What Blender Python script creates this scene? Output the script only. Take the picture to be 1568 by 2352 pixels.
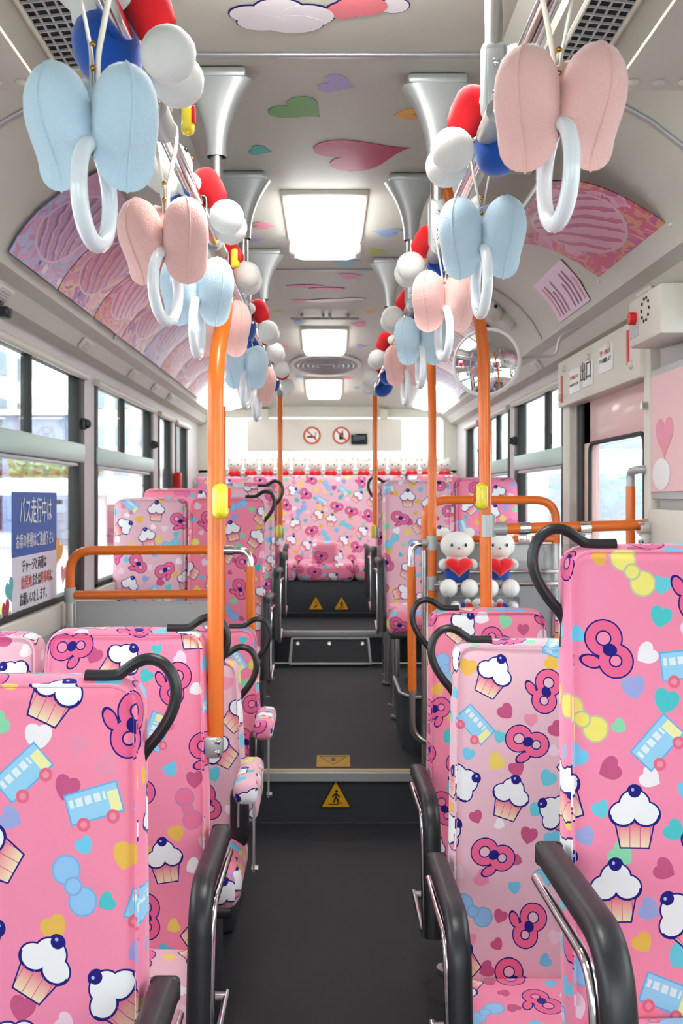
import bpy, bmesh, math, random
from mathutils import Vector, Matrix
random.seed(11)
SC = bpy.context.scene
COL = SC.collection
for o in list(bpy.data.objects):
    bpy.data.objects.remove(o)

# ------------------------------------------------------------------ camera, world, light, exposure
F, CX, CY, HC = 2250.0, 752.0, 1140.0, 1.42      # focal length in px of the 1568x2352 frame, vanishing point, eye height
cam_d = bpy.data.cameras.new('camera'); cam = bpy.data.objects.new('camera', cam_d); COL.objects.link(cam)
cam.location = (0, 0, HC); cam.rotation_euler = (math.pi / 2, 0, 0)
cam_d.sensor_fit = 'VERTICAL'; cam_d.sensor_height = 36.0; cam_d.sensor_width = 24.0
cam_d.lens = F / 2352 * 36
cam_d.shift_x = (784 - CX) / 2352; cam_d.shift_y = -(1176 - CY) / 2352
cam_d.clip_start = 0.02; cam_d.clip_end = 400
cam_d.dof.use_dof = True; cam_d.dof.focus_distance = 1.95; cam_d.dof.aperture_fstop = 9.0
SC.camera = cam
W = bpy.data.worlds.new('overcast_sky'); SC.world = W; W.use_nodes = True
W.node_tree.nodes['Background'].inputs[0].default_value = (0.93, 0.97, 1.0, 1)
W.node_tree.nodes['Background'].inputs[1].default_value = 2.2
sun_d = bpy.data.lights.new('sun', 'SUN'); sun_d.energy = 1.4; sun_d.angle = math.radians(12); sun_d.color = (1, .97, .92)
sun = bpy.data.objects.new('sun', sun_d); COL.objects.link(sun); sun.rotation_euler = (math.radians(38), math.radians(-8), 0); sun.location = (0, -5, 12)
SC.view_settings.view_transform = 'Standard'; SC.view_settings.look = 'None'
SC.view_settings.gamma = 1.0; SC.view_settings.use_curve_mapping = False
SC.view_settings.exposure = 1.35
SC.cycles.use_denoising = True
SC.cycles.max_bounces = 6; SC.cycles.diffuse_bounces = 3; SC.cycles.glossy_bounces = 3; SC.cycles.transparent_max_bounces = 12
SC.cycles.use_adaptive_sampling = True; SC.cycles.adaptive_threshold = 0.13; SC.cycles.adaptive_min_samples = 16
SC.cycles.sample_clamp_indirect = 6.0
SC.cycles.caustics_reflective = False; SC.cycles.caustics_refractive = False

def at(px, py, Y):                        # a point at real distance Y along the bus
    return Vector(((px - CX) * Y / F, Y, HC - (py - CY) * Y / F))

# ------------------------------------------------------------------ materials
MATS = {}
def s2l(c):
    return tuple((x / 12.92 if x <= .04045 else ((x + .055) / 1.055) ** 2.4) for x in c)
def rgb(r, g, b):
    return s2l((r / 255, g / 255, b / 255))
def mat(name, col, rough=.5, metal=0., coat=0., emit=0., sheen=0., bump=None, spec=None, var=0.):
    m = bpy.data.materials.new(name); m.use_nodes = True
    nt = m.node_tree; p = nt.nodes['Principled BSDF']
    p.inputs['Base Color'].default_value = (*col, 1); p.inputs['Roughness'].default_value = rough
    p.inputs['Metallic'].default_value = metal
    if coat: p.inputs['Coat Weight'].default_value = coat; p.inputs['Coat Roughness'].default_value = .08
    if sheen: p.inputs['Sheen Weight'].default_value = sheen; p.inputs['Sheen Roughness'].default_value = .45
    if spec is not None: p.inputs['Specular IOR Level'].default_value = spec
    if emit: p.inputs['Emission Color'].default_value = (*col, 1); p.inputs['Emission Strength'].default_value = emit
    if bump or var:
        tc = nt.nodes.new('ShaderNodeTexCoord'); n = nt.nodes.new('ShaderNodeTexNoise')
        n.inputs['Scale'].default_value = bump[0] if bump else 60; n.inputs['Detail'].default_value = 4
        nt.links.new(tc.outputs['Object'], n.inputs['Vector'])
        if bump:
            b = nt.nodes.new('ShaderNodeBump'); b.inputs['Strength'].default_value = bump[1]; b.inputs['Distance'].default_value = bump[2] if len(bump) > 2 else .002
            nt.links.new(n.outputs['Fac'], b.inputs['Height']); nt.links.new(b.outputs['Normal'], p.inputs['Normal'])
        if var:
            mx = nt.nodes.new('ShaderNodeMix'); mx.data_type = 'RGBA'
            mx.inputs[6].default_value = (*[c * (1 - var) for c in col], 1); mx.inputs[7].default_value = (*[min(1, c * (1 + var)) for c in col], 1)
            nt.links.new(n.outputs['Fac'], mx.inputs[0]); nt.links.new(mx.outputs[2], p.inputs['Base Color'])
    MATS[name] = m
    return m
def glass(name, tint, gloss=.06, rough=.02):
    m = bpy.data.materials.new(name); m.use_nodes = True; nt = m.node_tree; nt.nodes.clear()
    out = nt.nodes.new('ShaderNodeOutputMaterial'); mx = nt.nodes.new('ShaderNodeMixShader')
    t = nt.nodes.new('ShaderNodeBsdfTransparent'); t.inputs[0].default_value = (*tint, 1)
    g = nt.nodes.new('ShaderNodeBsdfGlossy'); g.inputs['Roughness'].default_value = rough
    fr = nt.nodes.new('ShaderNodeFresnel'); fr.inputs[0].default_value = 1.45
    mu = nt.nodes.new('ShaderNodeMath'); mu.operation = 'MULTIPLY_ADD'; mu.inputs[1].default_value = .55; mu.inputs[2].default_value = gloss * .2
    nt.links.new(fr.outputs[0], mu.inputs[0]); nt.links.new(mu.outputs[0], mx.inputs[0])
    nt.links.new(t.outputs[0], mx.inputs[1]); nt.links.new(g.outputs[0], mx.inputs[2]); nt.links.new(mx.outputs[0], out.inputs[0])
    MATS[name] = m
mat('ceiling', rgb(200, 199, 188), .55, bump=(260, .08))
mat('cream', rgb(222, 217, 206), .5, bump=(200, .05))
mat('wallgrey', rgb(205, 198, 198), .5, bump=(200, .05))
mat('panelgrey', rgb(190, 192, 192), .45, bump=(180, .05))
mat('floor', rgb(41, 41, 46), .6, bump=(420, .25, .0015), var=.18)
mat('riser', rgb(58, 62, 68), .5, bump=(300, .1), var=.1)
mat('blackplastic', rgb(38, 38, 42), .38, bump=(300, .06))
mat('rubber', rgb(30, 33, 32), .55)
mat('chrome', (.82, .82, .84), .1, 1.)
mat('steel', (.62, .61, .6), .3, 1.)
mat('alu', rgb(190, 192, 194), .45, .6)
mat('mintalu', rgb(190, 214, 206), .42, .25)
mat('castgrey', rgb(180, 184, 184), .36, .35)
mat('orange', rgb(244, 120, 32), .33, coat=.25, var=.04)
mat('yellow', rgb(244, 224, 44), .25, coat=.5)
mat('red', rgb(222, 24, 34), .4)
mat('plushred', rgb(232, 22, 34), .95, sheen=.5, bump=(500, .3, .002))
mat('plushblue', rgb(24, 82, 178), .95, sheen=.5, bump=(500, .35, .002))
mat('plushwhite', rgb(240, 238, 232), .95, sheen=.4, bump=(420, .3, .002))
mat('skycover', rgb(204, 230, 246), .95, sheen=.8, bump=(330, .55, .003))
mat('pinkcover', rgb(252, 198, 190), .95, sheen=.8, bump=(330, .55, .003))
mat('ringwhite', rgb(240, 243, 248), .16, coat=.5)
mat('belt', rgb(232, 228, 214), .5, bump=(400, .2))
mat('brass', rgb(170, 130, 60), .25, 1.)
mat('eyeblack', (.01, .01, .01), .2)
mat('nose', rgb(150, 100, 60), .4)
mat('warnyellow', rgb(240, 176, 16), .5)
mat('dullyellow', rgb(196, 152, 60), .6)
mat('tan', rgb(196, 176, 130), .6)
mat('inkblack', (.012, .012, .015), .5)
mat('white', rgb(240, 240, 240), .45)
mat('signred', rgb(208, 78, 50), .5)
mat('textred', rgb(214, 70, 60), .5)
mat('paperblue', rgb(44, 92, 172), .5)
mat('paperlilac', rgb(226, 222, 236), .5)
mat('doorpink', rgb(226, 184, 182), .4, coat=.2)
mat('screen', (.01, .012, .015), .15)
mat('display', rgb(70, 80, 90), .3)
mat('lamp', (1, .99, .95), .4, emit=3.5); mat('frontlamp', (1, .99, .96), .4, emit=11.0)
mat('sidelamp', (.95, 1, .97), .4, emit=1.8)
mat('skylight', (1, 1, 1), .4, emit=3.0)
mat('mirror', (.9, .9, .92), .02, 1.)
mat('shoe', rgb(210, 208, 204), .7)
mat('ventdark', (.01, .01, .012), .7)
mat('notepink', rgb(228, 200, 222), .4)
mat('noteink', rgb(150, 90, 120), .5)
glass('glass', (.97, 1, .985)); glass('acrylic', (.95, .96, .97), .1)
for nm, c in dict(h_purple=(178, 168, 214), h_green=(116, 170, 104), h_crimson=(186, 56, 96), h_teal=(96, 190, 190),
                  h_orange=(240, 178, 90), h_blue=(150, 184, 226), h_pink=(236, 130, 178), h_rose=(236, 150, 170), h_lime=(196, 206, 96),
                  h_sky=(140, 196, 216), h_palepink=(240, 196, 200), h_white=(238, 234, 240), h_navy=(44, 36, 110), h_salmon=(238, 130, 140), h_cream=(246, 226, 196)).items():
    mat(nm, rgb(*c), .5)
for nm, c in dict(bl_grey=(150, 160, 184), bl_beige=(206, 200, 192), bl_white=(224, 226, 230), bl_red=(206, 120, 116), bl_win=(150, 170, 186), road=(168, 170, 174),
                  walk=(206, 204, 200), leaf=(128, 148, 84), trunk=(90, 72, 56), grass=(150, 186, 70), maroon=(146, 92, 96), busblue=(120, 170, 214)).items():
    mat(nm, rgb(*c), .8, var=.06)

# ---- a small compiler from Python arithmetic to Math nodes, for printed patterns
class Ex:
    nt = None
    def __init__(s, k): s.k = k
    @staticmethod
    def op(o, a, b=None, c=None):
        n = Ex.nt.nodes.new('ShaderNodeMath'); n.operation = o
        for i, v in enumerate((a, b, c)):
            if v is None: continue
            if isinstance(v, Ex): Ex.nt.links.new(v.k, n.inputs[i])
            else: n.inputs[i].default_value = v
        return Ex(n.outputs[0])
    def __add__(a, b): return Ex.op('ADD', a, b)
    __radd__ = __add__
    def __sub__(a, b): return Ex.op('SUBTRACT', a, b)
    def __rsub__(a, b): return Ex.op('SUBTRACT', b, a)
    def __mul__(a, b): return Ex.op('MULTIPLY', a, b)
    __rmul__ = __mul__
    def __truediv__(a, b): return Ex.op('DIVIDE', a, b)
    def __neg__(a): return Ex.op('MULTIPLY', a, -1.)
    def abs(a): return Ex.op('ABSOLUTE', a)
    def floor(a): return Ex.op('FLOOR', a)
    def frac(a): return Ex.op('FRACT', a)
    def sin(a): return Ex.op('SINE', a)
    def cos(a): return Ex.op('COSINE', a)
    def lt(a, b): return Ex.op('LESS_THAN', a, b)
    def gt(a, b): return Ex.op('GREATER_THAN', a, b)
def emin(*a):
    r = a[0]
    for b in a[1:]: r = Ex.op('MINIMUM', r, b)
    return r
def emax(a, b): return Ex.op('MAXIMUM', a, b)
def evec(x, y):
    n = Ex.nt.nodes.new('ShaderNodeCombineXYZ')
    for i, v in enumerate((x, y)):
        if isinstance(v, Ex): Ex.nt.links.new(v.k, n.inputs[i])
        else: n.inputs[i].default_value = v
    return n.outputs[0]
def eell(p, cx, cy, rx, ry):               # signed distance, about right, to an ellipse
    n = Ex.nt.nodes.new('ShaderNodeVectorMath'); n.operation = 'SUBTRACT'; Ex.nt.links.new(p, n.inputs[0]); n.inputs[1].default_value = (cx, cy, 0)
    m = Ex.nt.nodes.new('ShaderNodeVectorMath'); m.operation = 'MULTIPLY'; Ex.nt.links.new(n.outputs[0], m.inputs[0]); m.inputs[1].default_value = (1 / rx, 1 / ry, 0)
    l = Ex.nt.nodes.new('ShaderNodeVectorMath'); l.operation = 'LENGTH'; Ex.nt.links.new(m.outputs[0], l.inputs[0])
    return Ex.op('MULTIPLY_ADD', Ex(l.outputs['Value']), min(rx, ry), -min(rx, ry))
def ebox(x, y, cx, cy, hx, hy): return emax((x - cx).abs() - hx, (y - cy).abs() - hy)
def eheart(x, y):                           # implicit heart, negative inside, about 1.1 half wide
    y2 = y + .12; a = x * x + y2 * y2 - 1.0
    return a * a * a - x * x * y2 * y2 * y2
def ewn(x, y, seed):
    n = Ex.nt.nodes.new('ShaderNodeTexWhiteNoise'); n.noise_dimensions = '4D'; n.inputs['W'].default_value = seed
    a = Ex.nt.nodes.new('ShaderNodeVectorMath'); a.operation = 'ADD'; Ex.nt.links.new(evec(x, y), a.inputs[0]); a.inputs[1].default_value = (.5, .5, .5)
    Ex.nt.links.new(a.outputs[0], n.inputs['Vector'])
    q = Ex.nt.nodes.new('ShaderNodeSeparateColor'); Ex.nt.links.new(n.outputs['Color'], q.inputs[0])
    return [Ex(q.outputs[i]) for i in range(3)]
def ecol(c):
    n = Ex.nt.nodes.new('ShaderNodeRGB'); n.outputs[0].default_value = (*c, 1); return n.outputs[0]
def emix(f, a, b):
    n = Ex.nt.nodes.new('ShaderNodeMix'); n.data_type = 'RGBA'
    if isinstance(f, Ex): Ex.nt.links.new(f.k, n.inputs[0])
    else: n.inputs[0].default_value = f
    for i, c in ((6, a), (7, b)):
        if isinstance(c, tuple): n.inputs[i].default_value = (*c, 1)
        else: Ex.nt.links.new(c, n.inputs[i])
    return n.outputs[2]
def eramp(f, cols):
    n = Ex.nt.nodes.new('ShaderNodeValToRGB'); n.color_ramp.interpolation = 'CONSTANT'
    e = n.color_ramp.elements
    while len(e) < len(cols): e.new(.5)
    for i, c in enumerate(cols): e[i].position = i / len(cols); e[i].color = (*c, 1)
    Ex.nt.links.new(f.k, n.inputs[0]); return n.outputs[0]
NAVY = rgb(38, 34, 128)
def fabric(name, base, base2, cell=.130, rough=.9, sheen=.35, coords='UV', flip=0.):
    """Printed moquette: hearts, ribbons, little buses and iced cakes scattered on pink."""
    m = bpy.data.materials.new(name); m.use_nodes = True; nt = m.node_tree; Ex.nt = nt
    P = nt.nodes['Principled BSDF']
    tc = nt.nodes.new('ShaderNodeTexCoord'); oi = nt.nodes.new('ShaderNodeObjectInfo')
    sep = nt.nodes.new('ShaderNodeSeparateXYZ'); nt.links.new(tc.outputs[coords], sep.inputs[0])
    so = nt.nodes.new('ShaderNodeSeparateXYZ'); nt.links.new(oi.outputs['Location'], so.inputs[0])
    u0 = Ex(sep.outputs[0]) + Ex(so.outputs[0]) * 3.17 + Ex(so.outputs[1]) * 1.31; v0 = Ex(sep.outputs[1]) + Ex(so.outputs[1]) * 2.23
    ca, sa = math.cos(.33), math.sin(.33)
    U = (u0 * ca - v0 * sa) / cell; V = (u0 * sa + v0 * ca) / cell
    # base: slow drift between two pinks
    nz = nt.nodes.new('ShaderNodeTexNoise'); nz.inputs['Scale'].default_value = 1.4; nz.inputs['Detail'].default_value = 0
    nt.links.new(evec(u0, v0), nz.inputs['Vector'])
    col = emix(Ex.op('MULTIPLY_ADD', Ex(nz.outputs['Fac']), 2.2, -.6), base, base2)
    n2 = nt.nodes.new('ShaderNodeClamp')
    # small hearts on the half lattice between the large motifs
    ih = (U * 2. + .5).floor(); jh = (V * 2. + .5).floor()
    odd = Ex.op('MULTIPLY', Ex.op('FLOORED_MODULO', ih, 2.), Ex.op('FLOORED_MODULO', jh, 2.))
    r1, r2, r3 = ewn(ih, jh, 1.3); r4, r5, r6 = ewn(ih, jh, 6.3)
    hx = (U * 2. - ih) + (r4 - .5) * .25; hy = (V * 2. - jh) + (r5 - .5) * .25
    an = (r1 - .5) * 2.4 - .33
    sz = r2 * .13 + .165
    hxr = (hx * an.cos() - hy * an.sin()) / sz; hyr = (hx * an.sin() + hy * an.cos()) / sz
    hm = eheart(hxr, hyr).lt(0.) * odd.lt(.5) * r3.lt(.72)
    hcol = eramp(r6, [rgb(246, 214, 110), rgb(146, 220, 176), rgb(84, 200, 204), rgb(120, 204, 240), rgb(164, 172, 226), rgb(246, 214, 232), rgb(206, 92, 138), rgb(248, 240, 246), rgb(242, 150, 180), rgb(240, 190, 90), rgb(110, 206, 226)])
    col = emix(hm, col, hcol)
    # large motifs, one per cell
    ci = U.floor(); cj = V.floor()
    k, ra, rj = ewn(ci, cj, 21.7); rk, rc, _ = ewn(ci, cj, 25.9)
    x0 = (U - ci - .5) + (rj - .5) * .14; y0 = (V - cj - .5) + (rk - .5) * .14
    a2 = (ra - .5) * 2.6 - .33
    x = (x0 * a2.cos() - y0 * a2.sin()) / .415; y = (x0 * a2.sin() + y0 * a2.cos()) / .415
    p = evec(x, y); xa = x.abs(); pa = evec(xa, y)
    # iced cake: white icing over a blushing paper cup tied with a navy ribbon
    icing = emin(eell(pa, .36, .16, .42, .36), eell(p, 0., .48, .46, .4))
    cup = emax(xa - (y * .22 + .62), (y + .42).abs() - .42)
    cake = emin(icing, cup)
    berry = eell(p, 0., .84, .2, .18)
    g = Ex.op('MULTIPLY_ADD', y, 1.5, 1.2)
    cc = emix(g, rgb(250, 226, 190), rgb(238, 120, 150))
    cc = emix(icing.lt(0.), cc, rgb(247, 246, 250))
    cc = emix(icing.abs().lt(.035) * (y.lt(.14)), cc, NAVY)
    cc = emix((x * 3.1 + .5).frac().lt(.07) * cup.lt(0.) * icing.gt(0.), cc, rgb(214, 90, 140))
    cc = emix(emin(berry, cake).gt(0.), cc, NAVY); cc = emix(berry.lt(0.), cc, NAVY)
    cc = emix(eell(p, -.06, .9, .05, .05).lt(0.), cc, rgb(180, 190, 240)); cmask = emin(berry, cake).lt(.05)
    # looped ribbon, pink with a navy edge
    rib = emin(eell(p, -.22, .28, .42, .4).abs() - .15, eell(p, .34, -.3, .38, .36).abs() - .15, eell(p, -.42, -.52, .3, .17))
    rb = eell(p, .07, -.02, .24, .2)
    rcx = emix(rib.gt(-.0), rgb(243, 108, 152), NAVY); rcx = emix(rb.lt(0.), rcx, NAVY)
    rmask = emin(rib - .05, rb).lt(0.)
    # plain bow
    lob = eell(pa, .5, .04, .4, .4); knot = eell(p, 0., 0., .24, .24)
    bow = emin(lob, knot)
    bcol = eramp(rc, [rgb(152, 200, 244), rgb(126, 214, 236), rgb(248, 234, 130), rgb(240, 120, 160), rgb(142, 190, 244), rgb(246, 228, 120)])
    bcold = emix(.45, bcol, rgb(110, 150, 200))
    bc = emix(lob.abs().lt(.03), bcol, bcold); bc = emix(knot.lt(0.), bc, bcol); bc = emix(knot.abs().lt(.03), bc, bcold)
    bmask = bow.lt(.03)
    # little bus seen from the side
    body = ebox(x, y, 0., .08, .82, .46); wh = emin(eell(pa, .45, -.42, .2, .2), 9.)
    win = ebox((x * 3.6).frac(), y, .5, .22, .36, .12); front = ebox(x, y, .62, .0, .17, .3)
    uc = emix(emax(win, (x + .16).abs() - .55).lt(0.), rgb(158, 212, 244), rgb(234, 240, 246))
    uc = emix(front.lt(0.), uc, rgb(246, 240, 176)); uc = emix(body.gt(-.05), uc, rgb(110, 178, 232))
    uc = emix(wh.lt(0.), uc, rgb(238, 112, 140)); uc = emix(eell(pa, .45, -.42, .1, .1).lt(0.), uc, rgb(246, 150, 172))
    umask = emin(body, wh).lt(0.)
    # choose by kind
    s1 = k.lt(.46); s2 = k.lt(.74); s3 = k.lt(.88)
    lc = emix(s3, uc, bc); lc = emix(s2, lc, rcx); lc = emix(s1, lc, cc)
    lm = Ex.op('MULTIPLY_ADD', s3, bmask - umask, umask)
    lm = Ex.op('MULTIPLY_ADD', s2, rmask - lm, lm)
    lm = Ex.op('MULTIPLY_ADD', s1, cmask - lm, lm)
    col = emix(lm, col, lc)
    nt.links.new(col, P.inputs['Base Color'])
    P.inputs['Roughness'].default_value = rough; P.inputs['Sheen Weight'].default_value = sheen; P.inputs['Sheen Roughness'].default_value = .4
    P.inputs['Specular IOR Level'].default_value = .15
    n3 = nt.nodes.new('ShaderNodeTexNoise'); n3.inputs['Scale'].default_value = 900; n3.inputs['Detail'].default_value = 1
    nt.links.new(tc.outputs['Object'], n3.inputs['Vector'])
    b = nt.nodes.new('ShaderNodeBump'); b.inputs['Strength'].default_value = .25; b.inputs['Distance'].default_value = .001
    nt.links.new(n3.outputs['Fac'], b.inputs['Height']); nt.links.new(b.outputs['Normal'], P.inputs['Normal'])
    MATS[name] = m
fabric('fabric_hot', rgb(254, 142, 168), rgb(250, 146, 182))
fabric('fabric_pale', rgb(238, 186, 200), rgb(240, 194, 210))

def adprint(name, cols, oval):
    """A busy colour-printed card: warped patches of colour round an oval panel."""
    m = bpy.data.materials.new(name); m.use_nodes = True; nt = m.node_tree; Ex.nt = nt; P = nt.nodes['Principled BSDF']
    tc = nt.nodes.new('ShaderNodeTexCoord'); oi = nt.nodes.new('ShaderNodeObjectInfo')
    sep = nt.nodes.new('ShaderNodeSeparateXYZ'); nt.links.new(tc.outputs['UV'], sep.inputs[0])
    so = nt.nodes.new('ShaderNodeSeparateXYZ'); nt.links.new(oi.outputs['Location'], so.inputs[0])
    x = Ex(sep.outputs[0]) - .5; y = Ex(sep.outputs[1]) - .5
    p = evec(x * 1.4 + Ex(so.outputs[1]) * 5.3, y)
    n1 = nt.nodes.new('ShaderNodeTexNoise'); n1.inputs['Scale'].default_value = 3.4; n1.inputs['Detail'].default_value = 3; n1.inputs['Distortion'].default_value = 1.2
    nt.links.new(p, n1.inputs['Vector'])
    n2 = nt.nodes.new('ShaderNodeTexVoronoi'); n2.inputs['Scale'].default_value = 5; nt.links.new(p, n2.inputs['Vector'])
    f = Ex.op('MULTIPLY_ADD', Ex(n1.outputs['Fac']), 2.0, -.5)
    c = eramp(f, cols)
    sv = nt.nodes.new('ShaderNodeSeparateXYZ'); nt.links.new(n2.outputs['Color'], sv.inputs[0])
    c = emix(Ex(n2.outputs['Distance']).lt(.28) * Ex(sv.outputs[0]).gt(.45), c, eramp(Ex(sv.outputs[1]), cols[::-1] + [rgb(240, 236, 246), rgb(70, 60, 140)]))
    ov = eell(evec(x, y), -.02, 0., .36, .36)
    wv = (x * 7. + y * 5. + Ex(n1.outputs['Fac']) * .9).frac()
    inn = emix(wv.lt(.55), oval, cols[1]); inn = emix(wv.gt(.8), inn, cols[2]); inn = emix(wv.gt(.93), inn, rgb(236, 214, 226))
    c = emix(ov.lt(0.), c, inn); c = emix(ov.abs().lt(.012), c, rgb(236, 202, 222)); c = emix(.16, c, rgb(120, 60, 110))
    nt.links.new(c, P.inputs['Base Color']); P.inputs['Roughness'].default_value = .3; P.inputs['Coat Weight'].default_value = .15; P.inputs['Coat Roughness'].default_value = .15
    MATS[name] = m
adprint('ad_lilac', [rgb(206, 204, 236), rgb(196, 160, 204), rgb(228, 170, 202), rgb(186, 198, 236), rgb(214, 150, 190), rgb(170, 190, 226)], rgb(150, 116, 142))
adprint('ad_peach', [rgb(240, 186, 166), rgb(226, 140, 150), rgb(172, 116, 186), rgb(244, 204, 160), rgb(232, 158, 182), rgb(150, 130, 200)], rgb(170, 110, 140))
adprint('ad_pink', [rgb(240, 150, 182), rgb(244, 186, 206), rgb(226, 98, 134), rgb(236, 168, 120), rgb(204, 100, 160), rgb(246, 206, 214)], rgb(206, 116, 150))

# ------------------------------------------------------------------ mesh helpers
def fillet(pts, r, n=6):
    """Round the corners of a polyline."""
    pts = [Vector(p) for p in pts]; out = [pts[0]]
    for i in range(1, len(pts) - 1):
        a, b, c = pts[i - 1], pts[i], pts[i + 1]
        u = (a - b); v = (c - b); d = min(r, u.length * .49, v.length * .49)
        p, q = b + u.normalized() * d, b + v.normalized() * d
        for k in range(n + 1):
            t = k / n; out.append(p * (1 - t) ** 2 + b * 2 * t * (1 - t) + q * t * t)
    out.append(pts[-1]); return out
class B:
    """Collects shapes, then links them as ONE mesh object."""
    def __init__(s): s.bm = bmesh.new()
    def add(s, verts, faces):
        vs = [s.bm.verts.new(v) for v in verts]
        for f in faces:
            try: s.bm.faces.new([vs[i] for i in f])
            except ValueError: pass
        return s
    def box(s, c, d, bevel=0, seg=2, rot=None):
        r = bmesh.ops.create_cube(s.bm, size=1.0)
        vs = r['verts']; M = Matrix.Translation(c) @ (rot.to_4x4() if rot else Matrix()) @ Matrix.Diagonal((*d, 1))
        bmesh.ops.transform(s.bm, matrix=M, verts=vs)
        if bevel:
            es = {e for v in vs for e in v.link_edges}
            bmesh.ops.bevel(s.bm, geom=list(es), offset=bevel, segments=seg, affect='EDGES', profile=.5)
        return s
    def tube(s, pts, r, n=12, closed=False, cap=True, rx=None, side=None, sq=1.0, taper=None):
        """Sweep an (r, rx) super-ellipse along a path."""
        pts = [Vector(p) for p in pts]; N = len(pts); rx = rx or r; rings = []
        tan = []
        for i in range(N):
            a = pts[(i - 1) % N] if closed or i > 0 else pts[i]; b = pts[(i + 1) % N] if closed or i < N - 1 else pts[i]
            tan.append((b - a).normalized())
        nrm = Vector(side) if side else (Vector((0, 0, 1)) if abs(tan[0].z) < .9 else Vector((1, 0, 0)))
        base = 0
        verts = []
        for i in range(N):
            nrm = (nrm - tan[i] * nrm.dot(tan[i])).normalized(); bi = tan[i].cross(nrm)
            k = taper(i / (N - 1)) if taper else 1.
            for j in range(n):
                t = 2 * math.pi * j / n; c, d = math.cos(t), math.sin(t)
                if sq != 1: c = math.copysign(abs(c) ** sq, c); d = math.copysign(abs(d) ** sq, d)
                verts.append(pts[i] + nrm * (rx * k * c) + bi * (r * k * d))
        faces = []
        for i in range(N if closed else N - 1):
            for j in range(n):
                a, b = i * n + j, i * n + (j + 1) % n; c, d = ((i + 1) % N) * n + (j + 1) % n, ((i + 1) % N) * n + j
                faces.append((a, b, c, d))
        if cap and not closed:
            faces.append(tuple(range(n - 1, -1, -1))); faces.append(tuple((N - 1) * n + j for j in range(n)))
        return s.add(verts, faces)
    def cyl(s, a, b, r, n=16, r2=None):
        a, b = Vector(a), Vector(b)
        k = (lambda t: 1 + (r2 / r - 1) * t) if r2 else None
        return s.tube([a, b], r, n, taper=k)
    def ell(s, c, d, n=16, m=10, rot=None):
        M = Matrix.Translation(c) @ (rot.to_4x4() if rot else Matrix()) @ Matrix.Diagonal((*d, 1))
        bmesh.ops.create_uvsphere(s.bm, u_segments=n, v_segments=m, radius=1, matrix=M); return s
    def prism(s, poly, fn, depth):
        """Extrude a 2-D outline; fn(u, v, w) maps into space."""
        n = len(poly); vs = [fn(u, v, 0) for u, v in poly] + [fn(u, v, depth) for u, v in poly]
        f = [tuple(range(n)), tuple(range(2 * n - 1, n - 1, -1))] + [(i, n + i, n + (i + 1) % n, (i + 1) % n) for i in range(n)]
        return s.add(vs, f)
    def grid(s, fn, nu, nv, cu=False, cv=False):
        vs = [fn(i / nu, j / nv) for i in range(nu + (0 if cu else 1)) for j in range(nv + (0 if cv else 1))]
        J = nv + (0 if cv else 1); I = nu + (0 if cu else 1); f = []
        for i in range(nu):
            for j in range(nv):
                f.append((i * J + j, ((i + 1) % I) * J + j, ((i + 1) % I) * J + (j + 1) % J, i * J + (j + 1) % J))
        return s.add(vs, f)
    def rbox(s, c, d, r, fn=None, mid=4):
        """Cushion: a box with rounded edges, enough faces to be bent by fn."""
        h = [x / 2 for x in d]; ax = []
        for k in range(3):
            rr = min(r, h[k]); lo = h[k] - rr
            m = [-lo + 2 * lo * i / mid for i in range(mid + 1)] if lo > 1e-5 else [0.]
            ax.append([-h[k], -h[k] + rr * .59] + m + [h[k] - rr * .59, h[k]])
        vs, fs = [], []
        def P(p):
            q = [max(-(h[k] - min(r, h[k])), min(h[k] - min(r, h[k]), p[k])) for k in range(3)]
            e = Vector([p[k] - q[k] for k in range(3)])
            if e.length > 1e-9: e = e.normalized() * r
            w = Vector(q) + e + Vector(c)
            return Vector(fn(w)) if fn else w
        for k in range(3):
            a, b = (k + 1) % 3, (k + 2) % 3
            for sg in (-1, 1):
                o = len(vs); A, Bq = ax[a], ax[b]
                for u in A:
                    for v in Bq:
                        p = [0, 0, 0]; p[k] = sg * h[k]; p[a] = u; p[b] = v; vs.append(P(p))
                for i in range(len(A) - 1):
                    for j in range(len(Bq) - 1):
                        q = (o + i * len(Bq) + j, o + (i + 1) * len(Bq) + j, o + (i + 1) * len(Bq) + j + 1, o + i * len(Bq) + j + 1)
                        fs.append(q if sg > 0 else q[::-1])
        s.add(vs, fs); bmesh.ops.remove_doubles(s.bm, verts=s.bm.verts, dist=1e-5); return s
    def obj(s, name, m=None, parent=None, smooth=True, uv=None, sharp=40):
        bm = s.bm; bmesh.ops.recalc_face_normals(bm, faces=bm.faces)
        me = bpy.data.meshes.new(name)
        if uv:
            L = bm.loops.layers.uv.new('UVMap')
            for f in bm.faces:
                for l in f.loops: l[L].uv = uv(l.vert.co, f.normal)
        if smooth:
            for f in bm.faces: f.smooth = True
            for e in bm.edges:
                if len(e.link_faces) == 2 and e.calc_face_angle(0) > math.radians(sharp): e.smooth = False
        bm.to_mesh(me); bm.free()
        if m: me.materials.append(MATS[m])
        o = bpy.data.objects.new(name, me); COL.objects.link(o)
        if parent is not None: o.parent = parent
        return o
def tag(o, label, cat=None, group=None, kind=None):
    o['label'] = label
    if cat: o['category'] = cat
    if group: o['group'] = group
    if kind: o['kind'] = kind
    return o
def struct(o): o['kind'] = 'structure'; return o
def thing(name, label, cat, loc=(0, 0, 0), rot=(0, 0, 0), group=None):
    o = bpy.data.objects.new(name, None); COL.objects.link(o); o.location = loc; o.rotation_euler = rot; o.empty_display_size = .05
    return tag(o, label, cat, group)
def copy_tree(o, parent=None):
    c = o.copy(); COL.objects.link(c)
    if parent is not None: c.parent = parent
    for ch in list(o.children): copy_tree(ch, c)
    return c
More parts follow.
